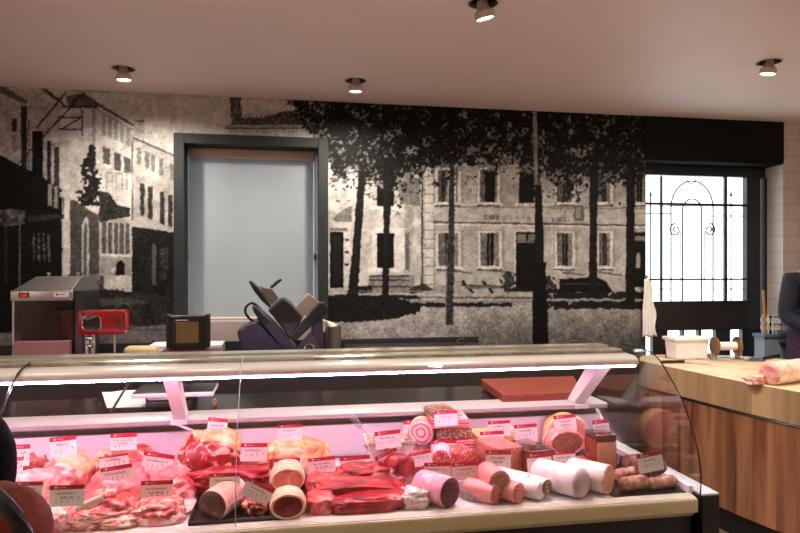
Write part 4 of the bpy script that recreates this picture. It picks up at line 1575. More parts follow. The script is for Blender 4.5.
def planked(name, z0, z1, m_, pw, seed, inset=0.0):
    rr = random.Random(seed)
    vs, fs, cols = [], [], []
    n = len(pl)
    cen = Vector((3.25, 3.4, 0))
    ins = []
    for i, p in enumerate(pl):
        t = (pl[min(i + 1, n - 1)] - pl[max(i - 1, 0)]).normalized()
        nrm = Vector((-t.y, t.x, 0))
        if nrm.dot(cen - p) < 0:
            nrm = -nrm
        ins.append(p + nrm * inset)
    mb = MB()
    cur, left, ids = 0.0, 0, []
    for i in range(n):
        if left <= 0:
            cur = (rr.random(), rr.random() * 3, rr.random() * 3)
            left = rr.randint(pw[0], pw[1])
        left -= 1
        ids.append(cur)
    # one quad per step, vertices not shared so each plank keeps its own grain
    for i in range(n - 1):
        a, b = ins[i], ins[i + 1]
        g = 0.0012 if ids[i] != ids[i - 1] else 0
        mb.add([(a.x, a.y, z0), (b.x, b.y, z0), (b.x, b.y, z1), (a.x, a.y, z1)], [(0, 1, 2, 3)])
        cols += [ids[i]] * 4
    if z1 < BZ:
        nv = len(mb.v)
        mb.add([(p.x, p.y, z1) for p in ins], [list(range(n))])
        mb.add([(p.x, p.y, z0) for p in ins], [list(range(n - 1, -1, -1))])
        cols += [(0.5, 0, 0)] * (2 * n)
    else:
        mb.add([(p.x, p.y, z0) for p in ins], [list(range(n - 1, -1, -1))])
        cols += [(0.5, 0, 0)] * n
    mb.add([(ins[0].x, ins[0].y, z0), (ins[-1].x, ins[-1].y, z0), (ins[-1].x, ins[-1].y, z1), (ins[0].x, ins[0].y, z1)], [(0, 1, 2, 3)])
    cols += [(0.5, 0, 0)] * 4
    o = mb.build(name, m_, bb, fix=False)
    at_ = o.data.color_attributes.new('plank', 'FLOAT_COLOR', 'POINT')
    at_.data.foreach_set('color', np.array([c + (1,) for c in cols], np.float32).ravel())
    return o


planked('lower_body', 0.16, BZ - 0.185, WOODS, (7, 13), 5)
planked('upper_body', BZ - 0.1845, BZ - 0.003, WOODU, (6, 12), 8, 0.0015)
# top with a slightly rounded rim and glued strips
tm = MB()
n = len(pl)
tm.add([(p.x, p.y, BZ - 0.003) for p in pl] + [(p.x + (3.2 - p.x) * 0.008, p.y + (3.4 - p.y) * 0.008, BZ) for p in pl],
       [(i, i + 1, n + i + 1, n + i) for i in range(n - 1)] + [[n + i for i in range(n)]])
o = tm.build('block_top', WOODT, bb, fix=False)
at_ = o.data.color_attributes.new('plank', 'FLOAT_COLOR', 'POINT')
at_.data.foreach_set('color', np.array([(0.75, 0.3, 0.2, 1)] * len(o.data.vertices), np.float32).ravel())
bd_ = MB()
outward = []
cen = Vector((3.25, 3.4, 0))
for i, p in enumerate(pl):
    t = (pl[min(i + 1, n - 1)] - pl[max(i - 1, 0)]).normalized()
    nr = Vector((-t.y, t.x, 0))
    if nr.dot(cen - p) > 0:
        nr = -nr
    outward.append(p + nr * 0.004)
for dz in (-0.005, 0.004):
    bd_.tube([(p.x, p.y, BZ - 0.185 + dz) for p in outward[::3]], 0.0042, seg=8)
bd_.build('metal_band', mat('band_steel', (80, 76, 80), 0.3, 0.9), bb, smooth=True)
kk = MB()
ins = [p + (cen - p).normalized() * 0.06 for p in pl[::4]]
kk.prism([(p.x, p.y) for p in ins], 0.0, 0.16, axis='Z')
kk.build('kick_plinth', BLACK, bb)

# white plastic tub with lid
tx0, tx1 = at(676, 350, 4.22).x, at(709.5, 350, 4.22).x
tb = thing('plastic_tub', 'white rectangular plastic tub with lid at the back of the butcher block', 'tub', ((tx0 + tx1) / 2, 4.3, BZ))
ztb = at(686, 339.5, 4.22).z
xm, ym = (tx0 + tx1) / 2, 4.34
hw = (tx1 - tx0) / 2
t_ = MB()
t_.add([(xm - hw * 0.92, ym - 0.11, BZ), (xm + hw * 0.92, ym - 0.11, BZ), (xm + hw * 0.92, ym + 0.02, BZ), (xm - hw * 0.92, ym + 0.02, BZ),
        (xm - hw, ym - 0.12, ztb), (xm + hw, ym - 0.12, ztb), (xm + hw, ym + 0.03, ztb), (xm - hw, ym + 0.03, ztb)],
       [(0, 3, 2, 1), (4, 5, 6, 7), (0, 1, 5, 4), (1, 2, 6, 5), (2, 3, 7, 6), (3, 0, 4, 7)])
t_.build('tub_body', WHITE_PLASTIC, tb, bevel=0.012)
MB().rbox((xm - hw - 0.012, ym - 0.13, ztb - 0.012), (xm + hw + 0.008, ym + 0.04, ztb + 0.012), 0.006).build('lid', WHITE_PLASTIC, tb, smooth=True)

# roll dispenser with two discs
rdp = thing('netting_roller', 'metal spool holder with two wooden discs and white roll on the block', 'roller', tuple(onz(726, 360, BZ)))
c = onz(726, 359.5, BZ)
u = Vector((math.cos(R(8)), math.sin(R(8)) * -1, 0))
vv = Vector((-u.y, u.x, 0))
s_ = mpp(726, c.y)
half = 11.5 * s_
MB().rbox((-half - 0.02, -0.05, 0), (half + 0.03, 0.05, 0.012), 0.004, M=Matrix.Translation(c) @ Matrix.Rotation(R(-8), 4, 'Z')).build('base_plate', STEEL, rdp, smooth=True)
zc = c.z + 13.5 * s_
for sgn in (-1, 1):
    q = c + u * (half * sgn)
    q.z = zc
    M = Matrix.Translation(q) @ u.to_track_quat('Z', 'Y').to_matrix().to_4x4()
    MB().lathe([(0.0, -0.009), (0.03, -0.009), (0.068, -0.006), (0.071, 0), (0.068, 0.006), (0.03, 0.011), (0, 0.012)], 32, M).build('disc', mat('disc_bronze', (128, 92, 62), 0.35, 0.5, var=0.12, scale=20), rdp, smooth=True)
    MB().box((-0.012, -0.012, 0.012), (0.012, 0.012, zc - c.z - 0.05), M=Matrix.Translation((q.x, q.y, c.z))).build('upright', STEEL, rdp)
q0, q1 = c - u * (half - 0.012), c + u * (half - 0.012)
q0.z = q1.z = zc
MB().cyl(q0, q1, 0.030).build('roll', WHITE_PLASTIC, rdp, smooth=True)


def knife(name, label, hp0, hp1, tip, hmat, hr=0.011):
    a, b, t = onz(*hp0, BZ), onz(*hp1, BZ), onz(*tip, BZ)
    for p in (a, b, t):
        p.z = BZ + 0.011
    t.z = BZ + 0.003
    k = thing(name, label, 'knife', (b.x, b.y, BZ))
    mb = MB()
    d_ = (b - a)
    L = d_.length
    M = Matrix.Translation(a) @ d_.to_track_quat('Z', 'Y').to_matrix().to_4x4()
    mb.lathe([(hr * 0.6, 0), (hr, 0.008), (hr * 1.05, L * 0.3), (hr * 0.85, L * 0.7), (hr * 0.95, L)], 14, M)
    mb.build('handle', hmat, k, smooth=True)
    dd_ = (t - b)
    side = Vector((-dd_.y, dd_.x, 0)).normalized()
    n = 8
    vs = []
    for i in range(n + 1):
        f = i / n
        wd_ = 0.015 * (1 - f ** 2.2) + 0.0006
        p = b.lerp(t, f)
        vs += [p + side * wd_ + Vector((0, 0, 0.001)), p - side * wd_ * 0.8 + Vector((0, 0, 0.001)), p + side * wd_ - Vector((0, 0, 0.001)), p - side * wd_ * 0.8 - Vector((0, 0, 0.001))]
    fs = []
    for i in range(n):
        o_ = i * 4
        fs += [(o_, o_ + 1, o_ + 5, o_ + 4), (o_ + 2, o_ + 6, o_ + 7, o_ + 3), (o_, o_ + 4, o_ + 6, o_ + 2), (o_ + 1, o_ + 3, o_ + 7, o_ + 5)]
    MB().add(vs, fs).build('blade', STEEL, k)
    return k


knife('boning_knife', 'black-handled knife nearest the left edge of the butcher block', (661, 363.5), (684, 363), (713, 365.5), BLACK_PLASTIC)
knife('butcher_knife', 'red-handled knife lying behind the black-handled knife on the block', (665, 357.5), (686, 358.5), (735, 362.5), mat('red_handle', (170, 30, 25), 0.4))
# cleaver
cl = thing('cleaver', 'cleaver with black handle lying by the rolled meat on the block', 'cleaver', tuple(onz(762, 361, BZ)))
a, b, c, d = onz(744, 361.5, BZ), onz(764, 361.8, BZ), onz(769, 358.6, BZ), onz(752, 357.8, BZ)
zz = BZ + 0.002
MB().prism([(a.x, a.y), (b.x, b.y), (c.x, c.y), (d.x, d.y)], zz, zz + 0.003, axis='Z').build('blade', STEEL, cl)
h0, h1 = onz(764, 359.8, BZ), onz(779, 357.2, BZ)
h0.z = h1.z = BZ + 0.011
MB().cyl(h0, h1, 0.011, 0.013).build('handle', BLACK_PLASTIC, cl, smooth=True)

# ------------------------------------------------------------------ corner behind the block
YB = 4.66
bz = at(770, 334, YB).z
bt_ = thing('side_counter', 'blue-topped low counter under the tiled wall in the right corner', 'counter', (at(780, 340, YB).x + 0.25, YB + 0.06, 0))
BLUE = mat('blue_top', (92, 118, 150), 0.4, var=0.06)
xs0 = at(764, 340, YB).x
MB().rbox((xs0, YB, bz - 0.03), (4.74, WALL - 0.005, bz), 0.006).build('countertop', BLUE, bt_, smooth=True)
MB().box((xs0 + 0.02, YB + 0.02, 0), (4.74, WALL - 0.005, bz - 0.03)).build('cabinet', mat('pale_blue', (140, 156, 168), 0.45, var=0.04), bt_)
wh = MB()
p0, p1 = at(765.6, 333, YB + 0.03), at(763.2, 290, YB + 0.06)
p0.z = bz
p0.x = max(p0.x, xs0 + 0.02)
wh.cyl(p0, p1, 0.011, 0.011)
o = wh.build('wooden_rod', WOOD_HANDLE, smooth=True, loc=tuple(p0))
tag(o, 'upright light wooden rod standing on the blue counter by the window jamb', 'rod')
cr = thing('plastic_crate', 'white slatted plastic crate on the blue counter', 'crate', (at(777, 333, YB + 0.06).x, YB + 0.06, bz))
c0, c1 = at(770.5, 320, YB + 0.01).x, at(800, 320, YB + 0.01).x
zt = at(775, 315, YB + 0.08).z
h_ = zt - bz
m_ = MB()
yb0, yb1 = YB + 0.012, YB + 0.125
m_.box((c0, yb0, bz), (c1, yb1, bz + 0.01))
for z in (bz + 0.01, bz + h_ * 0.45, zt - 0.02):
    m_.box((c0, yb0, z), (c1, yb0 + 0.006, z + 0.02))
    m_.box((c0, yb1 - 0.006, z), (c1, yb1, z + 0.02))
    m_.box((c0, yb0, z), (c0 + 0.006, yb1, z + 0.02))
    m_.box((c1 - 0.006, yb0, z), (c1, yb1, z + 0.02))
k = c0
while k < c1:
    m_.box((k, yb0, bz), (k + 0.016, yb0 + 0.005, zt))
    m_.box((k, yb1 - 0.005, bz), (k + 0.016, yb1, zt))
    k += 0.032
k = yb0
while k < yb1:
    m_.box((c0, k, bz), (c0 + 0.005, k + 0.016, zt))
    m_.box((c1 - 0.005, k, bz), (c1, k + 0.016, zt))
    k += 0.032
m_.build('crate_body', WHITE_PLASTIC, cr)
# hanging cloth at the mural edge
YC = WALL - 0.055
cl_ = thing('hanging_cloth', 'white cloth hanging from a hook at the right edge of the mural', 'cloth', tuple(at(648, 278, YC)))
rows = []
for j in range(22):
    v = j / 21
    y = 279 + 58 * v
    xl_ = 644.5 + 0.3 * math.sin(v * 9) - 1.2 * v
    xr_ = 648.5 + 3.0 * min(1, v * 3) + 5.0 * v + 1.2 * math.sin(v * 13)
    row = []
    for i in range(15):
        u_ = i / 14
        p = at(xl_ + (xr_ - xl_) * u_, y, YC)
        p.y += 0.018 * math.sin(u_ * 17 + v * 1.5) * (0.4 + 0.6 * v)
        p.z += 0.006 * math.sin(u_ * 9) * v
        row.append(p)
    rows.append(row)
o = MB().sheet(rows).build('cloth', mat('white_cloth', (232, 229, 222), 0.85, var=0.05, scale=30), cl_, smooth='all')
sm = o.modifiers.new('thick', 'SOLIDIFY'); sm.thickness = 0.003
hk = MB()
p = at(646.5, 278, WALL - 0.005)
hk.tube([(p.x, WALL - 0.004, p.z + 0.01), (p.x, WALL - 0.05, p.z + 0.006), (p.x, WALL - 0.066, p.z + 0.006), (p.x, WALL - 0.07, p.z + 0.022)], 0.004, seg=8)
hk.lathe([(0.0, 0), (0.014, 0), (0.014, 0.004), (0, 0.004)], 16, Matrix.Translation((p.x, WALL - 0.004, p.z + 0.01)) @ Matrix.Rotation(R(90), 4, 'X'))
hk.build('hook', STEEL, cl_, smooth=True)
# ================================================================== MEAT
BEEF = marble('beef_lean', (186, 36, 44), (222, 120, 108), (0.56, 0.76), 12, (1, 1, 1.5), 1.0, dark=(92, 20, 24))
BEEFM = marble('beef_marbled', (176, 36, 36), (238, 196, 170), (0.52, 0.58), 13, (1, 1, 1.6), 2.0, dark=(110, 22, 22))
BEEFD = marble('beef_dark', (146, 30, 35), (186, 84, 74), (0.58, 0.8), 14, (1, 1, 1.5), 1.0, dark=(60, 16, 18))
VEAL = marble('veal_pink', (226, 138, 130), (244, 208, 192), (0.50, 0.64), 11, (1, 1, 1.5), 1.6, dark=(204, 92, 92))
VEALR = marble('veal_red', (206, 84, 78), (240, 186, 168), (0.50, 0.62), 14, (1, 1, 1.4), 2.0, dark=(150, 44, 46))
PORK = marble('pork_pale', (232, 160, 148), (246, 222, 206), (0.46, 0.60), 9, (1, 1, 1.6), 1.8, dark=(214, 110, 104))
FOLD = marble('folded_breast', (196, 104, 92), (232, 196, 170), (0.46, 0.58), 18, (1, 1, 2.4), 2.4, dark=(120, 46, 44))
FAT = marble('fat_cream', (238, 204, 160), (248, 228, 196), (0.5, 0.65), 14, (1, 1, 1), 1.4, dark=(222, 150, 112))
FATY = marble('fat_yellow', (236, 178, 116), (246, 218, 170), (0.48, 0.62), 14, (1, 1, 1), 1.6, dark=(204, 92, 70))
BONE = mat('bone', (226, 200, 176), 0.5, var=0.08)
MARROW = mat('marrow', (96, 22, 24), 0.5)
SKINP = marble('netted_skin', (226, 172, 150), (240, 208, 186), (0.5, 0.6), 24, (1, 1, 1), 1.0, dark=(206, 128, 112))
TWINE = mat('twine', (232, 214, 196), 0.8)
PASTE_P = speckle('sausage_pink_face', (196, 104, 88), (240, 200, 186), 150, 0.22)
CASE_P = mat('sausage_casing_pink', (232, 150, 142), 0.28, var=0.06, scale=20)
CASE_W = marble('white_casing', (240, 228, 222), (248, 240, 236), (0.5, 0.6), 20, (1, 1, 1), 1.0, 0.35, 0.25, dark=(226, 200, 196))
CASE_PINKW = marble('pink_bloom_casing', (232, 160, 172), (240, 196, 198), (0.5, 0.62), 30, (1, 1, 1), 0.6, 0.5, 0.25, dark=(222, 128, 146))
CASE_G = marble('grey_casing', (186, 166, 160), (206, 190, 182), (0.5, 0.62), 26, (1, 1, 1), 1.4, 0.5, 0.4, dark=(140, 118, 112))
DARKFACE = speckle('dark_salami_face', (78, 20, 22), (130, 66, 60), 160, 0.14, rough=0.6)
BROWNFACE = marble('brown_roast_face', (96, 52, 40), (150, 96, 76), (0.55, 0.7), 40, (1, 1, 1), 1.2, dark=(58, 28, 22))
SALFACE = speckle('salami_face', (186, 62, 54), (240, 206, 190), 130, 0.26)
PATE = speckle('pate_face', (138, 84, 58), (190, 140, 112), 130, 0.24)
PATEP = speckle('pate_pink', (190, 120, 100), (226, 178, 156), 120, 0.24)
PATEG = speckle('pate_coarse', (130, 88, 64), (208, 178, 160), 90, 0.3, bump=0.6)
JELLY = mat('amber_jelly', (132, 58, 24), 0.12, var=0.2, scale=18, coat=0.6)
JELLYD = mat('dark_jelly', (84, 44, 40), 0.06, var=0.25, scale=14, coat=0.8)
HAM = marble('ham_pink', (232, 152, 150), (240, 190, 184), (0.55, 0.7), 8, (1, 1, 1), 0.8, 0.35, 0.1, dark=(222, 132, 134))
HAMRIND = mat('ham_rind', (232, 178, 120), 0.35, var=0.12, scale=14)
BACON = None


def layered(name, cols, scale, rough=0.4, axis=2, distort=1.5):
    m, nt, b = new_mat(name)
    tc = nt.nodes.new('ShaderNodeTexCoord')
    mp = nt.nodes.new('ShaderNodeMapping')
    n = nt.nodes.new('ShaderNodeTexWave')
    n.bands_direction = 'XYZ'[axis]
    n.inputs['Scale'].default_value = scale
    n.inputs['Distortion'].default_value = distort
    n.inputs['Detail'].default_value = 2
    n.inputs['Detail Scale'].default_value = 1.5
    r = nt.nodes.new('ShaderNodeValToRGB')
    r.color_ramp.interpolation = 'EASE'
    e = r.color_ramp.elements
    e[0].color = lin(cols[0]) + (1,)
    e[1].color = lin(cols[-1]) + (1,)
    for i, c in enumerate(cols[1:-1]):
        x = e.new((i + 1) / (len(cols) - 1))
        x.color = lin(c) + (1,)
    nt.links.new(tc.outputs['Object'], n.inputs['Vector'])
    nt.links.new(n.outputs['Fac'], r.inputs['Fac'])
    nt.links.new(r.outputs['Color'], b.inputs['Base Color'])
    b.inputs['Roughness'].default_value = rough
    return m


BACON = layered('bacon_layers', [(196, 60, 66), (222, 120, 116), (246, 218, 208), (206, 78, 80)], 14)
SWIRL = None


def swirl_mat():
    m, nt, b = new_mat('pancetta_swirl')
    tc = nt.nodes.new('ShaderNodeTexCoord')
    mp = nt.nodes.new('ShaderNodeMapping')
    mp.inputs['Location'].default_value = (0, 0, -0.0537)
    nt.links.new(tc.outputs['Object'], mp.inputs['Vector'])
    n = nt.nodes.new('ShaderNodeTexWave')
    n.wave_type = 'RINGS'
    n.rings_direction = 'SPHERICAL'
    n.inputs['Scale'].default_value = 17
    n.inputs['Distortion'].default_value = 3.5
    n.inputs['Detail'].default_value = 2
    n.inputs['Detail Scale'].default_value = 1.2
    r = nt.nodes.new('ShaderNodeValToRGB')
    e = r.color_ramp.elements
    e[0].position, e[0].color = 0.25, lin((214, 112, 112)) + (1,)
    e[1].position, e[1].color = 0.5, lin((246, 222, 216)) + (1,)
    nt.links.new(mp.outputs['Vector'], n.inputs['Vector'])
    nt.links.new(n.outputs['Fac'], r.inputs['Fac'])
    nt.links.new(r.outputs['Color'], b.inputs['Base Color'])
    b.inputs['Roughness'].default_value = 0.4
    return m


SWIRL = swirl_mat()


def lump_mesh(cx, cy, zb, wx, wy, h, seed, amp=0.16, freq=2.2, e=0.8, yaw=0.0, tilt=0.0, sub=4, flat=0.5, fold=0.0, fat=None):
    """a soft piece of meat lying on zb; returns (lean MB, fat-cap MB or None)"""
    bm = bmesh.new()
    bmesh.ops.create_icosphere(bm, subdivisions=sub, radius=1.0)
    off = Vector((seed * 7.31, seed * 3.77, seed * 1.93))
    dirs, ps = [], []
    cw, sw = math.cos(yaw), math.sin(yaw)
    ct, st_ = math.cos(tilt), math.sin(tilt)
    bm.verts.ensure_lookup_table()
    for v in bm.verts:
        d = v.co.normalized()
        s = 1 + amp * (mnoise.fractal(d * freq + off, 1.0, 2.1, 4) ) + amp * 0.35 * mnoise.noise(d * freq * 3.2 + off)
        if fold:
            s += fold * math.sin(d.z * 9 + 3.0 * mnoise.noise(d * 1.6 + off) + d.x * 2)
        p = [math.copysign(abs(c) ** e, c) for c in d]
        x, y, z = p[0] * s * wx / 2, p[1] * s * wy / 2, p[2] * s
        dirs.append(d)
        ps.append([x, y, z])
    zmin, zmax = -flat, max(p[2] for p in ps)
    out = []
    for x, y, z in ps:
        zz = (max(z, zmin) - zmin) / (zmax - zmin) * h
        if z < zmin:
            f = 0.9
        X, Z = x * ct - zz * st_, x * st_ + zz * ct
        X2, Y2 = X * cw - y * sw, X * sw + y * cw
        out.append(Vector((cx + X2, cy + Y2, max(zb, zb + Z))))
    faces = [[v.index for v in f.verts] for f in bm.faces]
    bm.free()
    mb = MB()
    mb.add(out, faces)
    fb = None
    if fat:
        dirf, lim, thick = fat
        dv = Vector(dirf).normalized()
        c = Vector((cx, cy, zb + h * 0.4))
        w = []
        for d in dirs:
            q = d.dot(dv) + 0.25 * mnoise.noise(d * 2.7 + off) - lim
            w.append(q)
        fo = []
        for p, q in zip(out, w):
            n_ = (p - c).normalized()
            t = max(0.0, min(1.0, q / 0.12))
            fo.append(p + n_ * (-0.003 + (thick + 0.003) * t))
        keep = [f for f in faces if min(w[i] for i in f) > -0.02]
        used = sorted({i for f in keep for i in f})
        mp_ = {i: k for k, i in enumerate(used)}
        fb = MB()
        fb.add([fo[i] for i in used], [[mp_[i] for i in f] for f in keep])
    return mb, fb


def dims(x0, x1, yt, Y, zb):
    a, b = at(x0, yt, Y), at(x1, yt, Y)
    return (a.x + b.x) / 2, b.x - a.x, at((x0 + x1) / 2, yt, Y).z - zb


def meat(name, label, cat, x0, x1, yt, Y, dy, m_, seed, zb=DECK, hadj=1.0, group=None, fat=None, fatm=None, **k):
    cx, w_, h = dims(x0, x1, yt, Y, zb)
    mb, fb = lump_mesh(cx, Y, zb, w_, dy, h * hadj, seed, fat=fat, **k)
    if fb:
        t = thing(name, label, cat, (cx, Y, zb), group)
        mb.build('lean', m_, t, smooth='all', fix=False)
        fb.build('fat_cap', fatm or FAT, t, smooth='all', fix=False)
        return t
    o = mb.build(name, m_, smooth='all', loc=(cx, Y, zb), fix=False)
    return tag(o, label, cat, group)


def log(name, label, cat, fpx, fpy, rpx, Y, L, yaw, skin, face, zb=None, rings=0, sq=1.0, back='round', group=None, pitch=0.0, rim=None, bulge=0.004, taper=1.0):
    """a sausage / roast whose cut face looks to the viewer; axis runs away from the viewer"""
    if Y < 2.18:
        Y -= 0.02
    f = at(fpx, fpy, Y)
    r = rpx * mpp(fpx, Y)
    if zb is not None:
        f.z = zb + r * sq
    d = Vector((math.sin(yaw) * math.cos(pitch), math.cos(yaw) * math.cos(pitch), math.sin(pitch)))
    t = thing(name, label, cat, (f.x, f.y, f.z - r), group)
    up = Vector((0, 0, 1))
    side = d.cross(up).normalized()
    up2 = side.cross(d).normalized()
    M = Matrix((side.to_4d(), (up2 * sq).to_4d(), d.to_4d(), (0, 0, 0, 1))).transposed()
    M = Matrix.Translation(f) @ Matrix(((side.x, up2.x * sq, d.x, 0), (side.y, up2.y * sq, d.y, 0), (side.z, up2.z * sq, d.z, 0), (0, 0, 0, 1)))
    prof = [(r * 0.985, 0.0), (r, 0.004)]
    n = 22
    for i in range(1, n):
        z = 0.004 + (L - r * 0.5 - 0.004) * i / n
        w_ = 1.0
        if rings:
            ph = (i / n * rings) % 1
            w_ = 1 - 0.05 * (math.exp(-((ph - 0.5) / 0.1) ** 2))
        w_ *= 1 + (taper - 1) * i / n
        prof.append((r * w_, z))
    for k in range(1, 8):
        a = math.pi / 2 * k / 7
        prof.append((max(1e-4, r * taper * math.cos(a)), L - r * 0.5 + r * 0.5 * math.sin(a)))
    mb = MB()
    mb.lathe(prof, 40, M, cap=False)
    for i, v in enumerate(mb.v):
        q = mnoise.noise(v * 18) * r * 0.03
        c = f + d * (v - f).dot(d)
        n_ = (v - c)
        if n_.length > 1e-6:
            mb.v[i] = v + n_.normalized() * q
    mb.build('casing', skin, t, smooth='all')
    cf = MB()
    rr = r * (0.985 if rim is None else 0.985)
    cf.lathe([(rr, 0.002), (rr * 0.97, -bulge * 0.5), (rr * 0.6, -bulge), (0.0, -bulge)], 40, M, cap=False)
    o = cf.build('cut_face', face, t, smooth='all')
    if rim:
        rm_ = MB()
        rm_.lathe([(r * 1.0, 0.003), (r * 1.0, -bulge * 0.6), (r * 0.97, -bulge * 1.3), (r * 0.84, -bulge * 1.3), (r * 0.82, 0.0)], 40, M, cap=False)
        rm_.build('rind', rim, t, smooth='all')
    if rings and rings > 2:
        tw = MB()
        for k in range(rings):
            z = 0.004 + (L - r * 0.5 - 0.004) * (k + 0.5) / rings
            tw.tube([M @ Vector((r * 0.985 * math.cos(2 * math.pi * j / 28), r * 0.985 * math.sin(2 * math.pi * j / 28), z)) for j in range(28)], 0.0013, seg=5, closed=True)
        for a in range(0, 360, 60):
            tw.tube([M @ Vector((r * 1.012 * math.cos(R(a)), r * 1.012 * math.sin(R(a)), L * q)) for q in (0.02, 0.2, 0.4, 0.6, 0.8)], 0.0011, seg=5)
        tw.build('twine', TWINE, t, smooth=True)
    return t


def loaf(name, label, cat, x0, x1, yt, Y, L, yaw, body, top=None, toph=0.012, zb=DECK, end=None, bev=0.008, group=None):
    """brick-shaped terrine: front end towards the viewer at plane Y, length L going back"""
    cx, w_, h = dims(x0, x1, yt, Y, zb)
    t = thing(name, label, cat, (cx, Y, zb), group)
    M = Matrix.Translation((cx, Y, zb)) @ Matrix.Rotation(yaw, 4, 'Z')
    th = toph if top else 0
    mb = MB()
    mb.rbox((-w_ / 2, 0.0, 0.0), (w_ / 2, L, h - th), bev, M=M)
    mb.build('loaf', body, t, smooth=True)
    if top:
        mb = MB()
        mb.rbox((-w_ / 2 - 0.0005, -0.0005, h - th - 0.002), (w_ / 2 + 0.0005, L + 0.0005, h), min(bev, th * 0.45), M=M)
        mb.build('jelly_top', top, t, smooth=True)
    if end:
        mb = MB()
        mb.rbox((-w_ / 2 + 0.006, -0.003, 0.005), (w_ / 2 - 0.006, 0.002, h - th - 0.004), 0.002, M=M)
        mb.build('cut_face', end, t, smooth=True)
    return t


C_RB, C_V, C_S, C_P = 'beef', 'veal', 'sausage', 'pâté'
# ---- left third: veal
meat('veal_trimming', 'small reddish veal piece just right of the customer\'s dark head', 'veal', 18, 47, 455, 2.58, 0.16, VEALR, 11, amp=0.3, sub=4)
meat('veal_shoulder', 'large pink veal piece with creamy fat under the leftmost tall tag at the back', 'veal', 45, 91, 452, 2.52, 0.24, VEAL, 12, fat=((0.5, 0.1, 0.85), 0.55, 0.004), fatm=FAT, amp=0.2)
meat('veal_slab', 'pale pink flat veal slab on the left between two rows of tags', 'veal', 8, 66, 470, 2.36, 0.20, PORK, 13, amp=0.22)
meat('veal_escalope', 'low pale pink cut at the front, beneath the two leftmost front tags', 'veal', 32, 78, 501, 2.19, 0.15, PORK, 14, amp=0.22)


def cluster(name, label, cat, parts, Y0, zb=DECK, group=None):
    """parts: (part name, x0, x1, ytop, Y, dy, material, seed, zb offset, kw)"""
    xs_ = [at((p[1] + p[2]) / 2, 400, p[4]).x for p in parts]
    t = thing(name, label, cat, (sum(xs_) / len(xs_), Y0, zb), group)
    for (pn, x0, x1, yt, Y, dy, m_, seed, dz, kw) in parts:
        cx, w_, h = dims(x0, x1, yt, Y, zb + dz)
        mb, fb = lump_mesh(cx, Y, zb + dz, w_, dy, max(0.01, h), seed, **kw)
        mb.build(pn, m_, t, smooth='all', fix=False)
    return t


bt5 = cluster('breast_of_veal', 'heaped folds of brownish pink breast meat with a bone end, front left', 'veal', [
    ('meat_fold', 72, 139, 505, 2.20, 0.15, FOLD, 21, 0, dict(amp=0.2, fold=0.05)),
    ('meat_fold', 78, 126, 487, 2.28, 0.16, VEALR, 22, 0, dict(amp=0.22, fold=0.05)),
    ('meat_fold', 98, 136, 494, 2.23, 0.14, VEALR, 23, 0.0, dict(amp=0.28, fold=0.06)),
    ('meat_fold', 66, 112, 512, 2.165, 0.09, FOLD, 24, 0, dict(amp=0.2, fold=0.07)),
    ('meat_fold', 96, 138, 517, 2.155, 0.08, FOLD, 25, 0, dict(amp=0.25, fold=0.06))], 2.2)
bn_ = MB()
A, B = at(76, 509, 2.15), at(104, 497, 2.155)
bn_.cyl(A, B, 0.011, 0.013, seg=16)
bn_.build('bone', BONE, bt5, smooth=True)
bn_ = MB()
dB = (B - A).normalized()
bn_.cyl(B - dB * 0.001, B + dB * 0.0015, 0.009, 0.009, seg=16)
bn_.build('marrow', MARROW, bt5, smooth=True)
meat('veal_loin', 'long reddish pink cut lying at the back beneath the tag near the rear panel', 'veal', 92, 160, 446, 2.62, 0.18, VEALR, 31, amp=0.16, fat=((-0.9, -0.2, 0.5), 0.72, 0.003))
meat('veal_round', 'large glossy pink piece behind the heaped breast folds', 'veal', 88, 152, 466, 2.42, 0.22, VEAL, 32, amp=0.14)
cluster('rolled_shoulder', 'rounded piece with curled pink folds and pale base at the front, beside the black tray', 'veal', [
    ('meat_fold', 131, 186, 499, 2.22, 0.15, FOLD, 41, 0, dict(amp=0.12, fold=0.05)),
    ('meat_fold', 140, 178, 503, 2.165, 0.06, VEALR, 42, 0.012, dict(amp=0.35, fold=0.09)),
    ('pale_base', 134, 186, 513, 2.16, 0.07, PORK, 43, 0, dict(amp=0.1))], 2.2)
cluster('veal_knuckle', 'pink knuckle joint tapering to a pale shank left of the black tray', 'veal', [
    ('meat_fold', 144, 194, 463, 2.46, 0.2, VEAL, 51, 0, dict(amp=0.2, fold=0.04)),
    ('meat_fold', 166, 196, 476, 2.36, 0.15, VEALR, 52, 0, dict(amp=0.22)),
    ('shank', 170, 196, 500, 2.27, 0.16, PORK, 53, 0, dict(amp=0.12))], 2.4)
# ---- beef
meat('rib_of_beef', 'big marbled rib of beef with thick creamy fat cap left of the pane joint', 'beef', 178, 243, 430, 2.56, 0.22, BEEFM, 61, fat=((0.45, 0.1, 1.0), 0.58, 0.006), fatm=FATY, amp=0.14, sub=5)
meat('beef_silverside', 'long dark red beef slab below the fat-capped rib', 'beef', 180, 290, 466, 2.41, 0.13, BEEF, 62, amp=0.2, sub=5, fold=0.015)
meat('beef_flank', 'red beef piece behind the black tray, beneath the tag right of the pane joint', 'beef', 236, 292, 460, 2.56, 0.13, BEEF, 63, amp=0.22)
tr_ = MB()
a, b, c, d = onz(188, 523, DECK), onz(292, 520, DECK), onz(288, 486, DECK), onz(210, 486, DECK)
a.y = b.y = 2.112
a.x, b.x = at(188, 500, 2.112).x, at(290, 500, 2.112).x
tr_.box((a.x, 2.112, DECK), (b.x, 2.36, DECK + 0.004))
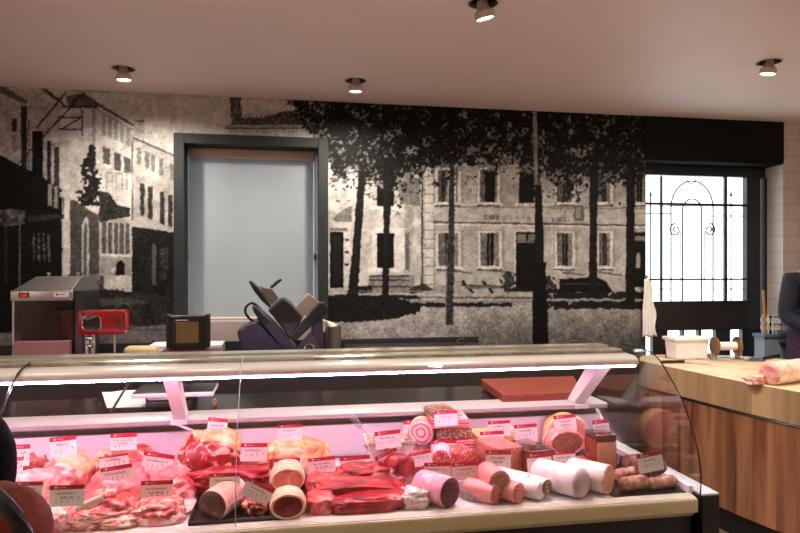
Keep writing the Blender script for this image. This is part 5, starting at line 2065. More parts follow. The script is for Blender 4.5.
for lo_, hi_ in [((a.x, 2.112, DECK), (b.x, 2.117, DECK + 0.014)), ((a.x, 2.355, DECK), (b.x, 2.36, DECK + 0.02)), ((a.x, 2.112, DECK), (a.x + 0.006, 2.36, DECK + 0.018)), ((b.x - 0.006, 2.112, DECK), (b.x, 2.36, DECK + 0.018))]:
    tr_.box(lo_, hi_)
o = tr_.build('black_tray', mat('black_tray_mat', (18, 16, 17), 0.25, var=0.2), loc=((a.x + b.x) / 2, 2.2, DECK), bevel=0.0015)
tag(o, 'black rectangular tray under the netted roast, in the front row', 'tray')
TZ = DECK + 0.0045
log('netted_roast', 'netted rolled roast with dark brown cut face on the black tray', 'roast', 212, 509, 15.2, 2.15, 0.17, 0.42, SKINP, BROWNFACE, zb=TZ, rings=7)
meat('beef_offcut', 'small ragged red beef piece at the right end of the black tray', 'beef', 243, 269, 497, 2.20, 0.1, BEEFM, 66, zb=TZ, amp=0.4, sub=4, fold=0.06)
meat('fat_covered_brisket', 'large slab with orange-cream fat over red beef at the back, middle left', 'beef', 256, 330, 437, 2.60, 0.2, FATY, 71, amp=0.14, sub=5)
meat('beef_shin', 'dark red beef piece tucked beneath the large-headed tag', 'beef', 268, 306, 466, 2.42, 0.14, BEEFD, 72, amp=0.2)
log('barded_roast', 'fat-barded beef roast behind and above its twin, near the stacked red beef', 'roast', 288, 497, 16.5, 2.25, 0.14, 0.0, FAT, VEAL, zb=DECK + 0.042, rings=3, rim=FAT, sq=0.72)
log('barded_roast', 'fat-barded beef roast in front with dark red cut face showing a pale rim', 'roast', 288, 512, 17.5, 2.135, 0.11, 0.0, FAT, BEEFD, zb=DECK, rings=3, rim=FAT, sq=0.72)
meat('pink_steak', 'pinkish flat cut rising left of the stacked red beef', 'beef', 304, 342, 474, 2.36, 0.2, VEALR, 81, amp=0.2)
meat('beef_chunk', 'pale red chunk at the left end of the stacked red beef', 'beef', 305, 336, 491, 2.19, 0.13, marble('beef_pale', (206, 86, 82), (232, 150, 134), (0.5, 0.64), 16, (1, 1, 1.4), 1.6, dark=(168, 52, 54)), 82, amp=0.2)
meat('beef_slab', 'bottom front slab of the big stack of red beef', 'beef', 326, 409, 492, 2.175, 0.12, BEEF, 83, amp=0.15, freq=1.6, sub=5, e=0.62, tilt=0.03)
meat('beef_slab', 'wide middle slab of the big stack of red beef', 'beef', 314, 408, 478, 2.26, 0.15, BEEF, 84, amp=0.16, freq=1.6, sub=5, e=0.66, tilt=-0.05)
meat('beef_slab', 'dark-crusted upper slab of the big stack of red beef', 'beef', 326, 404, 471, 2.33, 0.15, BEEFD, 85, amp=0.2, sub=5, e=0.7, tilt=0.08)
meat('beef_slab', 'topmost bright red slab of the big stack of red beef', 'beef', 332, 397, 462, 2.38, 0.16, BEEF, 86, amp=0.24, sub=5, e=0.8)
log('beef_round', 'round bright red beef joint right of the big beef stack', 'beef', 404, 479, 13, 2.36, 0.12, -0.5, BEEF, BEEF, zb=DECK + 0.02, taper=0.9, bulge=0.012)
# white tub with salad and fork
tY = 2.58
ttop = at(390, 437, tY).z
tX = at(389, 440, tY).x
tw0, tw1 = 24 * mpp(389, tY), 18 * mpp(389, tY)
tbx = thing('white_tub', 'white tapered tub of salad with a fork, standing at the back of the case', 'tub', (tX, tY, DECK))
mb = MB()
v_ = []
for (w_, z) in [(tw1, DECK), (tw0 * 0.96, ttop - 0.012), (tw0, ttop - 0.01), (tw0, ttop), (tw0 - 0.006, ttop), (tw1 - 0.006, DECK + 0.006)]:
    v_.append([(tX + s * w_, tY + q * w_ * 0.75, z) for s, q in [(-1, -1), (1, -1), (1, 1), (-1, 1)]])
vs = [p for r in v_ for p in r]
fs = [(i * 4 + k, i * 4 + (k + 1) % 4, (i + 1) * 4 + (k + 1) % 4, (i + 1) * 4 + k) for i in range(5) for k in range(4)] + [(3, 2, 1, 0), (20, 21, 22, 23)]
mb.add(vs, fs)
mb.build('tub_body', WHITE_PLASTIC, tbx, bevel=0.006)
sal, _ = lump_mesh(tX, tY, ttop - 0.035, tw0 * 1.84, tw0 * 1.4, 0.045, 91, amp=0.3, freq=5, e=0.6, fold=0.04)
sal.build('salad', marble('salad_mix', (214, 130, 96), (240, 224, 206), (0.46, 0.54), 60, (1, 1, 1), 1.0, dark=(170, 70, 60)), tbx, smooth='all', fix=False)
fk = thing('serving_fork', 'long steel fork leaning out of the white salad tub', 'fork', tuple(at(372, 440, 2.56)))
fb = MB()
A, B = at(375, 442, 2.58), at(352, 417, 2.66)
dB = (B - A)
fb.cyl(A, A + dB * 0.62, 0.0028, 0.003, seg=8)
fb.build('handle', STEEL, fk, smooth=True)
fb = MB()
sd_ = Vector((0.62, 0, 0.6)).normalized()
base = A + dB * 0.62
fb.tube([base - sd_ * 0.012, base + sd_ * 0.012], 0.0026, seg=6)
for k in (-1, 0, 1):
    fb.tube([base + sd_ * 0.011 * k, base + dB * 0.40 + sd_ * 0.009 * k], 0.002, seg=6)
fb.tube([base + dB * 0.40 - sd_ * 0.01, base + dB * 0.40 + sd_ * 0.01], 0.002, seg=6)
fb.build('prong', STEEL, fk, smooth=True)
# ---- charcuterie
meat('wrapped_pack', 'clear plastic-wrapped pale packet at the front, right of the beef stack', 'packet', 401, 428, 487, 2.165, 0.1, marble('plastic_wrap', (232, 196, 190), (250, 244, 242), (0.46, 0.54), 30, (1, 1, 3), 2.5, 0.12, 0.7, dark=(220, 120, 118)), 101, amp=0.2, e=0.6, fold=0.05)
log('rolled_pancetta', 'round rolled pancetta with white and pink swirl standing behind the tags', 'pancetta', 421, 433, 13.2, 2.56, 0.10, 0.3, FAT, SWIRL, zb=None, rim=None)
pan_z = None
meat('cured_pork', 'flattened grey-pink cured pork piece beneath the swirled pancetta', 'cured pork', 405, 440, 449, 2.52, 0.16, VEALR, 103, amp=0.16)
for i, (y0, y1, m_, lab, nm) in enumerate([(470, 462, BACON, 'lowest streaky bacon slab of the stack left of the terrines', 'bacon_slab'),
                                         (459, 451, BACON, 'second streaky bacon slab from the bottom of the stack', 'bacon_slab'),
                                         (450, 440, BACON, 'third streaky bacon slab from the bottom of the stack', 'bacon_slab'),
                                         (439, 429, PATEG, 'coarse brown pâté slab in the middle of the bacon stack', 'pate_slab'),
                                         (428, 419, BACON, 'topmost streaky bacon slab of the stack, partly behind a tag', 'bacon_slab'),
                                         (418, 411, PATEG, 'rounded brown pâté end resting on top of the bacon stack', 'pate_slab')]):
    Y = 2.52
    ztop_prev = DECK if i == 0 else zprev
    ztp = at(454, y1, Y).z
    if i == 0:
        zlow = DECK
    sx_ = [436, 436, 437, 438, 434, 432][i]
    ex_ = [476, 475, 474, 472, 471, 458][i]
    cxx = (at(sx_, 440, Y).x + at(ex_, 440, Y).x) / 2
    ww = at(ex_, 440, Y).x - at(sx_, 440, Y).x
    M = Matrix.Translation((cxx, Y + 0.08, ztop_prev)) @ Matrix.Rotation(R([2, -3, 3, 0, -5, 4][i]), 4, 'Z')
    hh_ = ztp - ztop_prev - 0.0005
    if i < 5:
        mb = MB().rbox((-ww / 2, -0.08, 0.0005), (ww / 2, 0.1, hh_), 0.006, M=M)
    else:
        mb = MB()
        mb.rbox((-ww / 2, -0.07, 0.0005), (ww / 2, 0.08, hh_), 0.014, 4, M=M)
    o = mb.build(nm, m_, smooth=True, loc=(cxx, Y, ztop_prev))
    tag(o, lab, 'bacon' if nm[0] == 'b' else C_P)
    zprev = ztp
# salami pile
for (fx_, fy_, r_, Y, yaw, lab) in [(441, 459, 9.0, 2.36, 0.3, 'white-skinned salami end behind the two beige tags, left of its pile'),
                                    (455, 461, 8.5, 2.36, 0.1, 'middle salami end of the pile behind the two beige tags'),
                                    (470, 460, 10.5, 2.38, -0.2, 'large speckled salami end at the right of the pile behind the beige tags')]:
    log('salami', lab, 'salami', fx_, fy_, r_, Y, 0.12, yaw, CASE_W if fx_ < 445 else VEALR, SALFACE, zb=None)
for (fx_, Y, r_, lab, mf) in [(434, 2.26, 8, 'small salami end low down below the beige tags, at left', SALFACE), (446, 2.24, 6, 'dark small salami slice just above the big pink log', DARKFACE),
                           (474, 2.27, 7.5, 'small red salami end below the right beige tag', SALFACE), (492, 2.27, 8.5, 'dark pink sausage end just left of the topmost pink sausage', PASTE_P)]:
    log('small_salami', lab, 'salami', fx_, 490, r_, Y, 0.1, 0.15, CASE_W if fx_ < 440 else VEALR, mf, zb=DECK)
log('blood_sausage_log', 'thick pink-skinned log with dark speckled cut end, front centre right', C_S, 450, 503, 15, 2.14, 0.15, -0.62, CASE_PINKW, DARKFACE, zb=DECK)
meat('grey_sausage', 'lumpy grey-skinned sausage lying right of the big pink log', C_S, 459, 485, 478, 2.22, 0.17, CASE_G, 121, amp=0.22, yaw=0.45, e=0.9)
log('pink_sausage', 'left pink sausage of the lower pair at the front rail', C_S, 496, 501, 10, 2.14, 0.13, -0.65, CASE_P, PASTE_P, zb=DECK)
log('pink_sausage', 'right pink sausage of the lower pair at the front rail', C_S, 519, 500, 10.5, 2.135, 0.13, -0.65, CASE_P, PASTE_P, zb=DECK)
log('pink_sausage', 'upper pink sausage with speckled cut end, resting on the lower pair', C_S, 500, 482, 11.5, 2.15, 0.13, -0.12, CASE_P, PATEP, zb=None)
loaf('pate_loaf', 'pinkish brown country pâté block behind the upper pink sausage', C_P, 497, 525, 447, 2.33, 0.17, 0.28, PATEP, None, end=None)
loaf('yellow_terrine', 'golden-edged pale terrine at the back, left of the pâté block', C_P, 478, 506, 436, 2.56, 0.15, 0.0, mat('terrine_yellow', (226, 170, 110), 0.4, var=0.15, scale=20), FATY)
loaf('amber_jelly_terrine', 'terrine topped by dark glossy jelly with amber sides, centre right', 'terrine', 529, 556, 450, 2.30, 0.17, 0.22, JELLY, JELLYD, toph=0.02)
meat('pork_shavings', 'small dark red shavings beneath the amber terrine\'s tag', 'pork', 524, 545, 478, 2.24, 0.07, VEALR, 131, amp=0.4, fold=0.08)
loaf('fruit_terrine', 'low terrine with golden crust at the back behind the central tags', 'terrine', 506, 531, 431, 2.64, 0.10, 0.0, HAMRIND, FATY)
log('cooked_ham', 'large round pink cooked ham with golden rind at the back right', 'ham', 567, 440, 22.5, 2.66, 0.10, 0.1, HAMRIND, HAM, zb=DECK, sq=0.86, rim=FAT)
log('pate_en_croute', 'oval coarse pâté with fatty rim in front of the cooked ham', C_P, 567, 443, 19.5, 2.52, 0.10, 0.0, PORK, PATE, zb=None, sq=0.62, rim=PORK)
loaf('browned_terrine', 'browned loaf terrine with glossy dark top and beige cut end, far right', 'terrine', 596, 617, 435, 2.34, 0.11, -0.04, JELLY, JELLYD, toph=0.026, end=mat('beige_cut', (206, 156, 118), 0.5, var=0.05, scale=60))
meat('salami_slices', 'reddish sliced salami heap behind the white-skinned logs', 'salami', 563, 594, 457, 2.40, 0.14, SALFACE, 141, amp=0.2)
log('white_sausage', 'slim white-skinned sausage at the front rail, left of the small brown-ended one', C_S, 541, 500, 9.5, 2.15, 0.17, -0.75, CASE_W, CASE_W, zb=DECK)
log('white_sausage', 'second slim white-skinned sausage lying behind the first at the rail', C_S, 530, 497, 10, 2.20, 0.15, -0.7, CASE_W, CASE_W, zb=DECK)
log('brown_ended_sausage', 'small white sausage with brown cut end resting on the white sausages', C_S, 547, 487, 7.6, 2.16, 0.09, -0.5, CASE_W, PATEG, zb=None)
log('white_ham_log', 'thick white-wrapped log with grey-pink rounded end at the front', 'ham', 580, 492, 15, 2.15, 0.19, -0.62, CASE_W, mat('grey_pink', (206, 176, 176), 0.4, var=0.06), zb=DECK, bulge=0.022)
log('white_ham_log', 'thick white-wrapped log with beige cut end by the dark sausages', 'ham', 608, 485, 14.5, 2.17, 0.16, -0.7, CASE_W, mat('beige_cut2', (214, 164, 132), 0.45, var=0.05, scale=60), zb=DECK, rim=SKINP)
# black tray at the far right of the case
tr_ = MB()
a0_, b0_ = at(612, 480, 2.12).x, GXR - 0.02
tr_.add([(a0_, 2.112, DECK), (b0_, 2.112, DECK), (b0_, 2.70, DECK), (a0_ + 0.02, 2.70, DECK), (a0_, 2.112, DECK + 0.004), (b0_, 2.112, DECK + 0.004), (b0_, 2.70, DECK + 0.004), (a0_ + 0.02, 2.70, DECK + 0.004)],
        [(0, 3, 2, 1), (4, 5, 6, 7), (0, 1, 5, 4), (1, 2, 6, 5), (2, 3, 7, 6), (3, 0, 4, 7)])
o = tr_.build('black_tray', MATS['black_tray_mat'], loc=((a0_ + b0_) / 2, 2.4, DECK))
tag(o, 'flat black tray under the dark dried sausages at the right end of the case', 'tray')
# dark dried sausages at the far right
DRY = marble('dry_sausage', (120, 62, 50), (168, 112, 94), (0.52, 0.66), 30, (1, 1, 1), 1.4, dark=(62, 28, 24))
DRYL = marble('dry_sausage_light', (176, 118, 96), (208, 160, 138), (0.52, 0.66), 26, (1, 1, 1), 1.4, dark=(120, 66, 54))


def stick(label, p0, p1, Y0, Y1, rpx, m_, zb):
    A, B = at(*p0, Y0), at(*p1, Y1)
    r = rpx * mpp(p0[0], Y0)
    A.z = B.z = zb + r
    d = B - A
    M = Matrix.Translation(A) @ d.to_track_quat('Z', 'Y').to_matrix().to_4x4()
    L = d.length
    pr_ = [(max(1e-4, r * math.sin(math.pi / 2 * k / 6)), r * 0.7 * (1 - math.cos(math.pi / 2 * k / 6))) for k in range(7)]
    pr_ += [(r * (1 + 0.04 * math.sin(i * 1.3)), r * 0.7 + (L - r * 1.4) * i / 12) for i in range(1, 12)]
    pr_ += [(max(1e-4, r * math.cos(math.pi / 2 * k / 6)), L - r * 0.7 + r * 0.7 * math.sin(math.pi / 2 * k / 6)) for k in range(7)]
    mb = MB().lathe(pr_, 24, M)
    for i, v in enumerate(mb.v):
        mb.v[i] = v + Vector((mnoise.noise(v * 40), mnoise.noise(v * 40 + Vector((9, 0, 0))), 0)) * r * 0.12
    o = mb.build('dried_sausage', m_, smooth='all', loc=tuple(A))
    tag(o, label, 'sausage')
    return r


r1 = stick('light dried sausage lying lowest in front, right of the beige-ended log', (620, 492), (647, 489), 2.15, 2.17, 7, DRYL, DECK + 0.0045)
r2 = stick('light dried sausage just behind the lowest one at far right', (616, 484), (650, 480), 2.24, 2.27, 7, DRYL, DECK + 0.0045)
stick('darkest dried sausage resting on the others below the far-right tag', (637, 480), (664, 477), 2.19, 2.21, 8.5, DRY, DECK + 1.6 * r1)
stick('dried sausage lying far right at the rail beyond the others', (648, 489), (676, 486), 2.15, 2.17, 6, DRYL, DECK + 0.0045)
stick('dark dried sausage at the back of the far-right group', (622, 475), (645, 472), 2.33, 2.36, 9, DRY, DECK + 0.0045)
meat('parsley_sprig', 'small green parsley sprig beside the browned terrine', 'parsley', 617, 630, 459, 2.42, 0.05, marble('parsley', (92, 120, 40), (150, 160, 70), (0.5, 0.6), 60, (1, 1, 1), 1.0, dark=(40, 64, 20)), 151, amp=0.6, freq=6, e=0.8, fold=0.1)

SKINW = marble('pale_rind', (240, 208, 184), (246, 226, 206), (0.5, 0.6), 24, (1, 1, 1), 1.0, dark=(226, 176, 156))
# rolled roast and trimmings on the butcher block
rr_ = onz(765, 384.5, BZ)
rr_r = 11.5 * mpp(765, rr_.y)
log('rolled_pork', 'pale rolled pork joint lying on the right of the butcher block', 'pork', 770, 374, 11.5, rr_.y - 0.02, 0.34, R(72), SKINW, PORK, zb=BZ, bulge=0.01)
meat('pork_flap', 'ragged pink meat flap at the near end of the rolled pork joint', 'pork', 747, 762, 374, rr_.y + 0.03, 0.10, PORK, 161, zb=BZ, amp=0.3, fold=0.06)
ytr = onz(706, 357, BZ).y
meat('meat_scrap', 'small pink meat scraps between tub and spool holder on the block', 'meat scrap', 699, 714, 353, ytr, 0.10, PORK, 162, zb=BZ, amp=0.35)

# ================================================================== PRICE TAGS
CARD = mat('tag_card', (240, 232, 222), 0.5, var=0.015, scale=20)
HEAD = mat('tag_header', (176, 24, 52), 0.45, var=0.25, scale=160)
INK = mat('tag_ink', (52, 40, 44), 0.6)
REDI = mat('tag_red_ink', (196, 50, 60), 0.6)
WHITEM = mat('tag_logo', (238, 214, 214), 0.5)
trng = random.Random(41)


def price_tag(label, x0, x1, y0, y1, Y, rot=0.0, yaw=0.0, head=0.24, pin=True, lines=1, base=DECK):
    xc, yc = (x0 + x1) / 2, (y0 + y1) / 2
    c = at(xc, yc, Y)
    s = mpp(xc, Y)
    w_, h_ = (x1 - x0) * s / max(0.5, math.cos(yaw)), (y1 - y0) * s
    M = Matrix.Translation(c) @ Matrix.Rotation(yaw, 4, 'Z') @ Matrix.Rotation(R(-8), 4, 'X') @ Matrix.Rotation(R(rot), 4, 'Y')
    bot = M @ Vector((0, 0, -h_ / 2))
    t = thing('price_tag', label, 'price tag', (bot.x, bot.y, max(base, bot.z - 0.05)), 'price tags in the display case')
    b = MB()
    b.box((-w_ / 2, 0, -h_ / 2), (w_ / 2, 0.0012, h_ / 2), M)
    b.build('card', CARD, t)
    b = MB()
    hz = h_ / 2 - h_ * head
    b.box((-w_ / 2 - 0.0002, -0.0008, hz), (w_ / 2 + 0.0002, 0.0014, h_ / 2 + 0.0004), M)
    b.build('header_band', HEAD, t)
    b = MB()
    b.cur = 0
    # small pale mark on the band
    k = -w_ * 0.32
    b.box((k - 0.004, -0.0012, hz + h_ * head * 0.3), (k + 0.004, -0.0008, hz + h_ * head * 0.75), M)
    for i in range(3):
        xq = k + 0.009 + i * 0.007
        b.box((xq, -0.0012, hz + h_ * head * 0.42), (xq + 0.004, -0.0008, hz + h_ * head * 0.58), M)
    b.build('band_mark', WHITEM, t)
    # handwriting: illegible cursive line(s), then a row of small figures
    b = MB()
    lh = h_ * (1 - head)
    th = 0.0006
    for ln in range(lines):
        z0 = hz - lh * (0.24 + 0.24 * ln)
        L = w_ * trng.uniform(0.5, 0.78) * (0.7 if ln else 1)
        n = int(L / 0.0022)
        pts = []
        x = -L / 2
        for i in range(n):
            big = trng.random() < 0.16
            amp = lh * (0.13 if big else 0.055)
            pts.append((x + i * 0.0022, z0 + (amp if i % 2 else -lh * 0.04) + lh * 0.02 * math.sin(i)))
        for (xa, za), (xb, zb_) in zip(pts[:-1], pts[1:]):
            if trng.random() < 0.07:
                continue
            b.add([(xa - th, -0.0006, za), (xa + th, -0.0006, za), (xb + th, -0.0006, zb_), (xb - th, -0.0006, zb_)], [(0, 1, 2, 3)], M)
    zr_ = hz - lh * (0.62 if lines == 1 else 0.72)
    nd = trng.randint(4, 6)
    red = MB()
    for i in range(nd):
        xq = -w_ * 0.32 + w_ * 0.64 * i / (nd - 1)
        q = red if i == 0 else b
        hgt, wd_ = lh * 0.20, 0.0022
        lift = lh * 0.12 if i >= nd - 2 else 0
        segs = trng.choice([[(0, 1, 1, 1), (1, 1, 0.3, 0)], [(0, 0.5, 1, 0.5), (1, 1, 1, 0), (0, 1, 0, 0.5)], [(0, 1, 1, 1), (1, 1, 1, 0.5), (1, 0.5, 0, 0), (0, 0, 1, 0)], [(0.5, 1, 0.5, 0)]])
        for (xa, za, xb, zb_) in segs:
            p0 = Vector((xq + xa * wd_ * 1.4, -0.0006, zr_ - lh * 0.05 + za * hgt + lift))
            p1 = Vector((xq + xb * wd_ * 1.4, -0.0006, zr_ - lh * 0.05 + zb_ * hgt + lift))
            dn = (p1 - p0).normalized()
            nn = Vector((-dn.z, 0, dn.x)) * 0.0006
            q.add([p0 - nn, p0 + nn, p1 + nn, p1 - nn], [(0, 1, 2, 3)], M)
    b.cyl((-0.0008, -0.0006, hz - lh * 0.43), (0.0008, -0.0006, hz - lh * 0.43), 0.0006, seg=6) if False else None
    b.build('lettering', INK, t, fix=False)
    red.build('red_figure', REDI, t, fix=False)
    if pin:
        b = MB()
        b.cyl(M @ Vector((0, 0.002, -h_ * 0.2)), (bot.x, bot.y + 0.012, max(base + 0.0, bot.z - 0.055)), 0.0011, seg=6)
        b.build('pin', STEEL, t, smooth=True)
    return t


T = price_tag
T('price tag half hidden by the customer\'s head, above the small reddish veal', 13, 29, 445, 466, 2.50, 0, 0, 0.2)
T('price tag low behind the customer\'s head, half covered by the neighbouring one', 12, 22.5, 457.5, 474, 2.46, 0, 0, 0.2)
T('slightly tilted price tag standing alone at the far-left back', 51, 75.5, 437, 457, 2.50, -4, 0, 0.2)
T('leftmost price tag of the front row, beside the customer\'s shoulder', 15, 41.5, 482, 501, 2.15, 2, 0, 0.2)
T('wide price tag at the front left of the heaped breast folds', 50.5, 83, 485.5, 506, 2.13, 1, 0, 0.2, lines=2)
T('price tag standing above the long cut at the back left, below the scale', 111, 136, 433.5, 450, 2.60, 0, 0, 0.24, lines=2)
T('upper price tag of the overlapping pair above the breast folds', 100, 128, 455.5, 470, 2.40, -5, 0, 0.1)
T('lower price tag of the overlapping pair above the breast folds', 102, 132, 466, 485, 2.34, -7, 0, 0.2)
T('price tag tilted down to the right, above the veal knuckle', 142.5, 172, 453.5, 474, 2.44, 11, 0, 0.2)
T('price tag half buried behind the curled shoulder piece in front', 141.5, 172, 481, 501, 2.26, 1, 0, 0.2, lines=2)
T('price tag turned sideways on top of the fat-capped rib of beef', 208.5, 226, 418.5, 438, 2.56, 14, 0.7, 0.18)
T('price tag right of the pane joint above the red beef flank', 241, 267, 443.5, 461, 2.44, 2, 0, 0.22)
T('price tag above the netted roast, crossed by the pane joint', 210, 239.5, 473.5, 491.5, 2.22, 1, 0, 0.2)
T('price tag tilted steeply over the small ragged beef on the black tray', 242.5, 272, 484, 501, 2.17, 29, 0, 0.16)
T('price tag with an extra deep red band above the barded roasts', 269.5, 300, 459, 482, 2.36, -1, 0, 0.42)
T('price tag on the orange-fat brisket at the back', 278, 302, 425, 440.5, 2.56, 0, 0, 0.18)
T('price tag right of the orange-fat brisket, left of the big beef stack', 308.5, 335.5, 457.5, 474, 2.42, -3, 0, 0.2, lines=2)
T('price tag rising behind the big stack of red beef', 340, 370.5, 456.5, 474, 2.47, -2, 0, 0.2)
T('price tag stuck in the white salad tub', 375, 401, 431, 448, 2.485, -4, 0, 0.22)
T('price tag tilted steeply in front of the white salad tub', 376.5, 400, 452, 467, 2.40, -22, 0, 0.22)
T('price tag mostly hidden behind the swirled pancetta', 404, 429, 420, 440, 2.68, -1, 0, 0.2)
T('topmost price tag, standing on the bacon stack', 434, 458, 411, 426, 2.50, -1, 0, 0.2)
T('price tag tilted up to the right in front of the cured pork', 409, 432, 452, 466, 2.40, -8, 0, 0.2)
T('price tag halfway down the front of the bacon stack', 431, 457, 441, 455, 2.47, 0, 0, 0.2)
T('left beige price tag of the pair before the salami pile', 424, 451, 463, 480.5, 2.22, 2, 0, 0.2)
T('right beige price tag of the pair before the salami pile', 451.5, 478, 463, 479.5, 2.225, -1, 0, 0.2)
T('price tag at the back centre, upper one of two above the golden terrine', 488, 511, 421, 436, 2.62, -1, 0, 0.2)
T('price tag in front of the golden-edged terrine, lower one of two', 480, 504.5, 431.5, 448, 2.49, -1, 0, 0.2)
T('price tag with a row of dark dots on its band, on the pâté block', 485, 511.5, 450.5, 470, 2.31, 3, 0, 0.22, lines=2)
T('price tag above the dark jelly terrine at the back', 514, 538, 424.5, 441, 2.50, -2, 0, 0.2)
T('left price tag of the adjoining pair before the amber jelly terrine', 526.5, 552.5, 453, 472, 2.27, -2, 0, 0.24)
T('right price tag of the adjoining pair, over the white logs', 552.5, 576.5, 450.5, 468, 2.275, -1, 0, 0.22)
T('price tag on the round cooked ham', 553.5, 577, 415, 432, 2.58, -3, 0, 0.2, lines=2)
T('price tag above the browned loaf terrine near the end glass', 593, 610, 420, 438, 2.44, -4, 0, 0.2)
T('rightmost price tag, over the dark dried sausages', 637, 664, 453, 471.5, 2.15, -7, 0, 0.2)

# ================================================================== PEOPLE


def skin(name, verts, edges, radii, m_, parent, sub=2, root=0, smooth_it=0):
    me = bpy.data.meshes.new(name + '_cage')
    me.from_pydata([tuple(v) for v in verts], edges, [])
    o = bpy.data.objects.new(name, me)
    COL.objects.link(o)
    s = o.modifiers.new('skin', 'SKIN')
    s.use_smooth_shade = True
    for i, r in enumerate(radii):
        rr = r if isinstance(r, (tuple, list)) else (r, r)
        me.skin_vertices[0].data[i].radius = rr
        me.skin_vertices[0].data[i].use_root = (i == root)
    ss = o.modifiers.new('sub', 'SUBSURF')
    ss.levels = ss.render_levels = sub
    dg = bpy.context.evaluated_depsgraph_get()
    dg.update()
    ev = o.evaluated_get(dg)
    nm = bpy.data.meshes.new_from_object(ev)
    bpy.data.objects.remove(o)
    bpy.data.meshes.remove(me)
    nm.materials.clear()
    nm.materials.append(m_)
    nm.polygons.foreach_set('use_smooth', [True] * len(nm.polygons))
    nm.name = name
    ob = bpy.data.objects.new(name, nm)
    if parent is not None:
        nm.transform(wm(parent).inverted())
        ob.parent = parent
    COL.objects.link(ob)
    return ob


def fingers(v, e, r, wrist_i, palm, tip_dir, side, k=1.0):
    """palm + five bent fingers rooted in the palm"""
    down = tip_dir.normalized()
    side = side.normalized()
    nrm = down.cross(side).normalized()
    pi = len(v)
    v.append(palm)
    r.append((0.034 * k, 0.018 * k))
    e.append((wrist_i, pi))
    for j, (off, ln) in enumerate([(-0.03, 0.065), (-0.010, 0.078), (0.010, 0.074), (0.028, 0.058)]):
        b0 = len(v)
        v.append(palm + side * off * k + down * 0.035 * k)
        v.append(palm + side * off * k + down * (0.035 + ln * 0.5) * k + nrm * 0.012 * k)
        v.append(palm + side * off * k + down * (0.035 + ln * 0.85) * k + nrm * 0.034 * k)
        r += [0.010 * k, 0.009 * k, 0.008 * k]
        e += [(pi, b0), (b0, b0 + 1), (b0 + 1, b0 + 2)]
    b0 = len(v)
    v.append(palm - side * 0.040 * k + down * 0.0 + nrm * 0.012 * k)
    v.append(palm - side * 0.052 * k + down * 0.035 * k + nrm * 0.03 * k)
    r += [0.012 * k, 0.009 * k]
    e += [(pi, b0), (b0, b0 + 1)]


FLESH = mat('skin_tone', (206, 156, 130), 0.5, var=0.05, scale=20)


def head_mesh(c, hgt, face, m_, parent, name='head'):
    """shaped head: cranium, jaw, nose, ears, eyes set in sockets; merged in one mesh"""
    face = Vector((face[0], face[1], 0)).normalized()
    side = Vector((-face.y, face.x, 0))
    bm = bmesh.new()
    bmesh.ops.create_icosphere(bm, subdivisions=4, radius=1)
    H = hgt / 2
    vs = []
    for v in bm.verts:
        d = v.co
        x, y, z = d.x, d.y, d.z                       # x side, y front, z up
        wx, wy = 0.70, 0.84
        if z < 0:
            wx *= 1 - 0.28 * (-z) ** 1.5
            wy *= 1 - 0.10 * (-z)
            if y < 0:
                wy *= 1 - 0.35 * (-z)
        px_, py_, pz_ = x * wx, y * wy, z
        if y > 0:
            nose = math.exp(-((x / 0.13) ** 2)) * math.exp(-(((z + 0.18) / 0.20) ** 2))
            py_ += 0.17 * nose * (1.0 if z > -0.38 else 0.5)
            for sx_ in (-1, 1):
                py_ -= 0.09 * math.exp(-(((x - sx_ * 0.36) / 0.17) ** 2)) * math.exp(-(((z - 0.02) / 0.13) ** 2))
            py_ += 0.05 * math.exp(-((x / 0.25) ** 2)) * math.exp(-(((z + 0.53) / 0.06) ** 2))
            py_ -= 0.04 * math.exp(-((x / 0.25) ** 2)) * math.exp(-(((z + 0.58) / 0.02) ** 2))
            py_ += 0.06 * math.exp(-((x / 0.25) ** 2)) * math.exp(-(((z + 0.86) / 0.12) ** 2))
        vs.append(c + side * (px_ * H) + face * (py_ * H) + Vector((0, 0, pz_ * H)))
    mb = MB()
    mb.add(vs, [[v.index for v in f.verts] for f in bm.faces])
    bm.free()
    for s in (-1, 1):
        e_ = c + side * (s * 0.69 * H) + face * (-0.05 * H) + Vector((0, 0, -0.08 * H))
        M = Matrix.Translation(e_) @ Matrix(((side.x, face.x, 0, 0), (side.y, face.y, 0, 0), (0, 0, 1, 0), (0, 0, 0, 1)))
        mb.lathe([(0.001, -0.28 * H), (0.12 * H, -0.2 * H), (0.17 * H, 0.0), (0.19 * H, 0.15 * H), (0.1 * H, 0.26 * H), (0.001, 0.28 * H)], 14, M @ Matrix.Scale(0.4, 4, (1, 0, 0)))
    o = mb.build(name, m_, parent, smooth='all')
    EYEW = mat('eye_white', (230, 226, 220), 0.2)
    IRIS = mat('iris', (48, 34, 26), 0.2)
    eb = MB()
    ib = MB()
    for s in (-1, 1):
        e_ = c + side * (s * 0.33 * H) + face * (0.62 * H) + Vector((0, 0, 0.02 * H))
        eb.lathe([(0.0001, -0.1 * H), (0.07 * H, -0.07 * H), (0.1 * H, 0), (0.07 * H, 0.07 * H), (0.0001, 0.1 * H)], 12, Matrix.Translation(e_))
        ib.lathe([(0.0001, -0.05 * H), (0.05 * H, 0), (0.0001, 0.05 * H)], 12, Matrix.Translation(e_ + face * 0.07 * H))
    eb.build('eye', EYEW, o, smooth='all')
    ib.build('iris', IRIS, o, smooth='all')
    return o


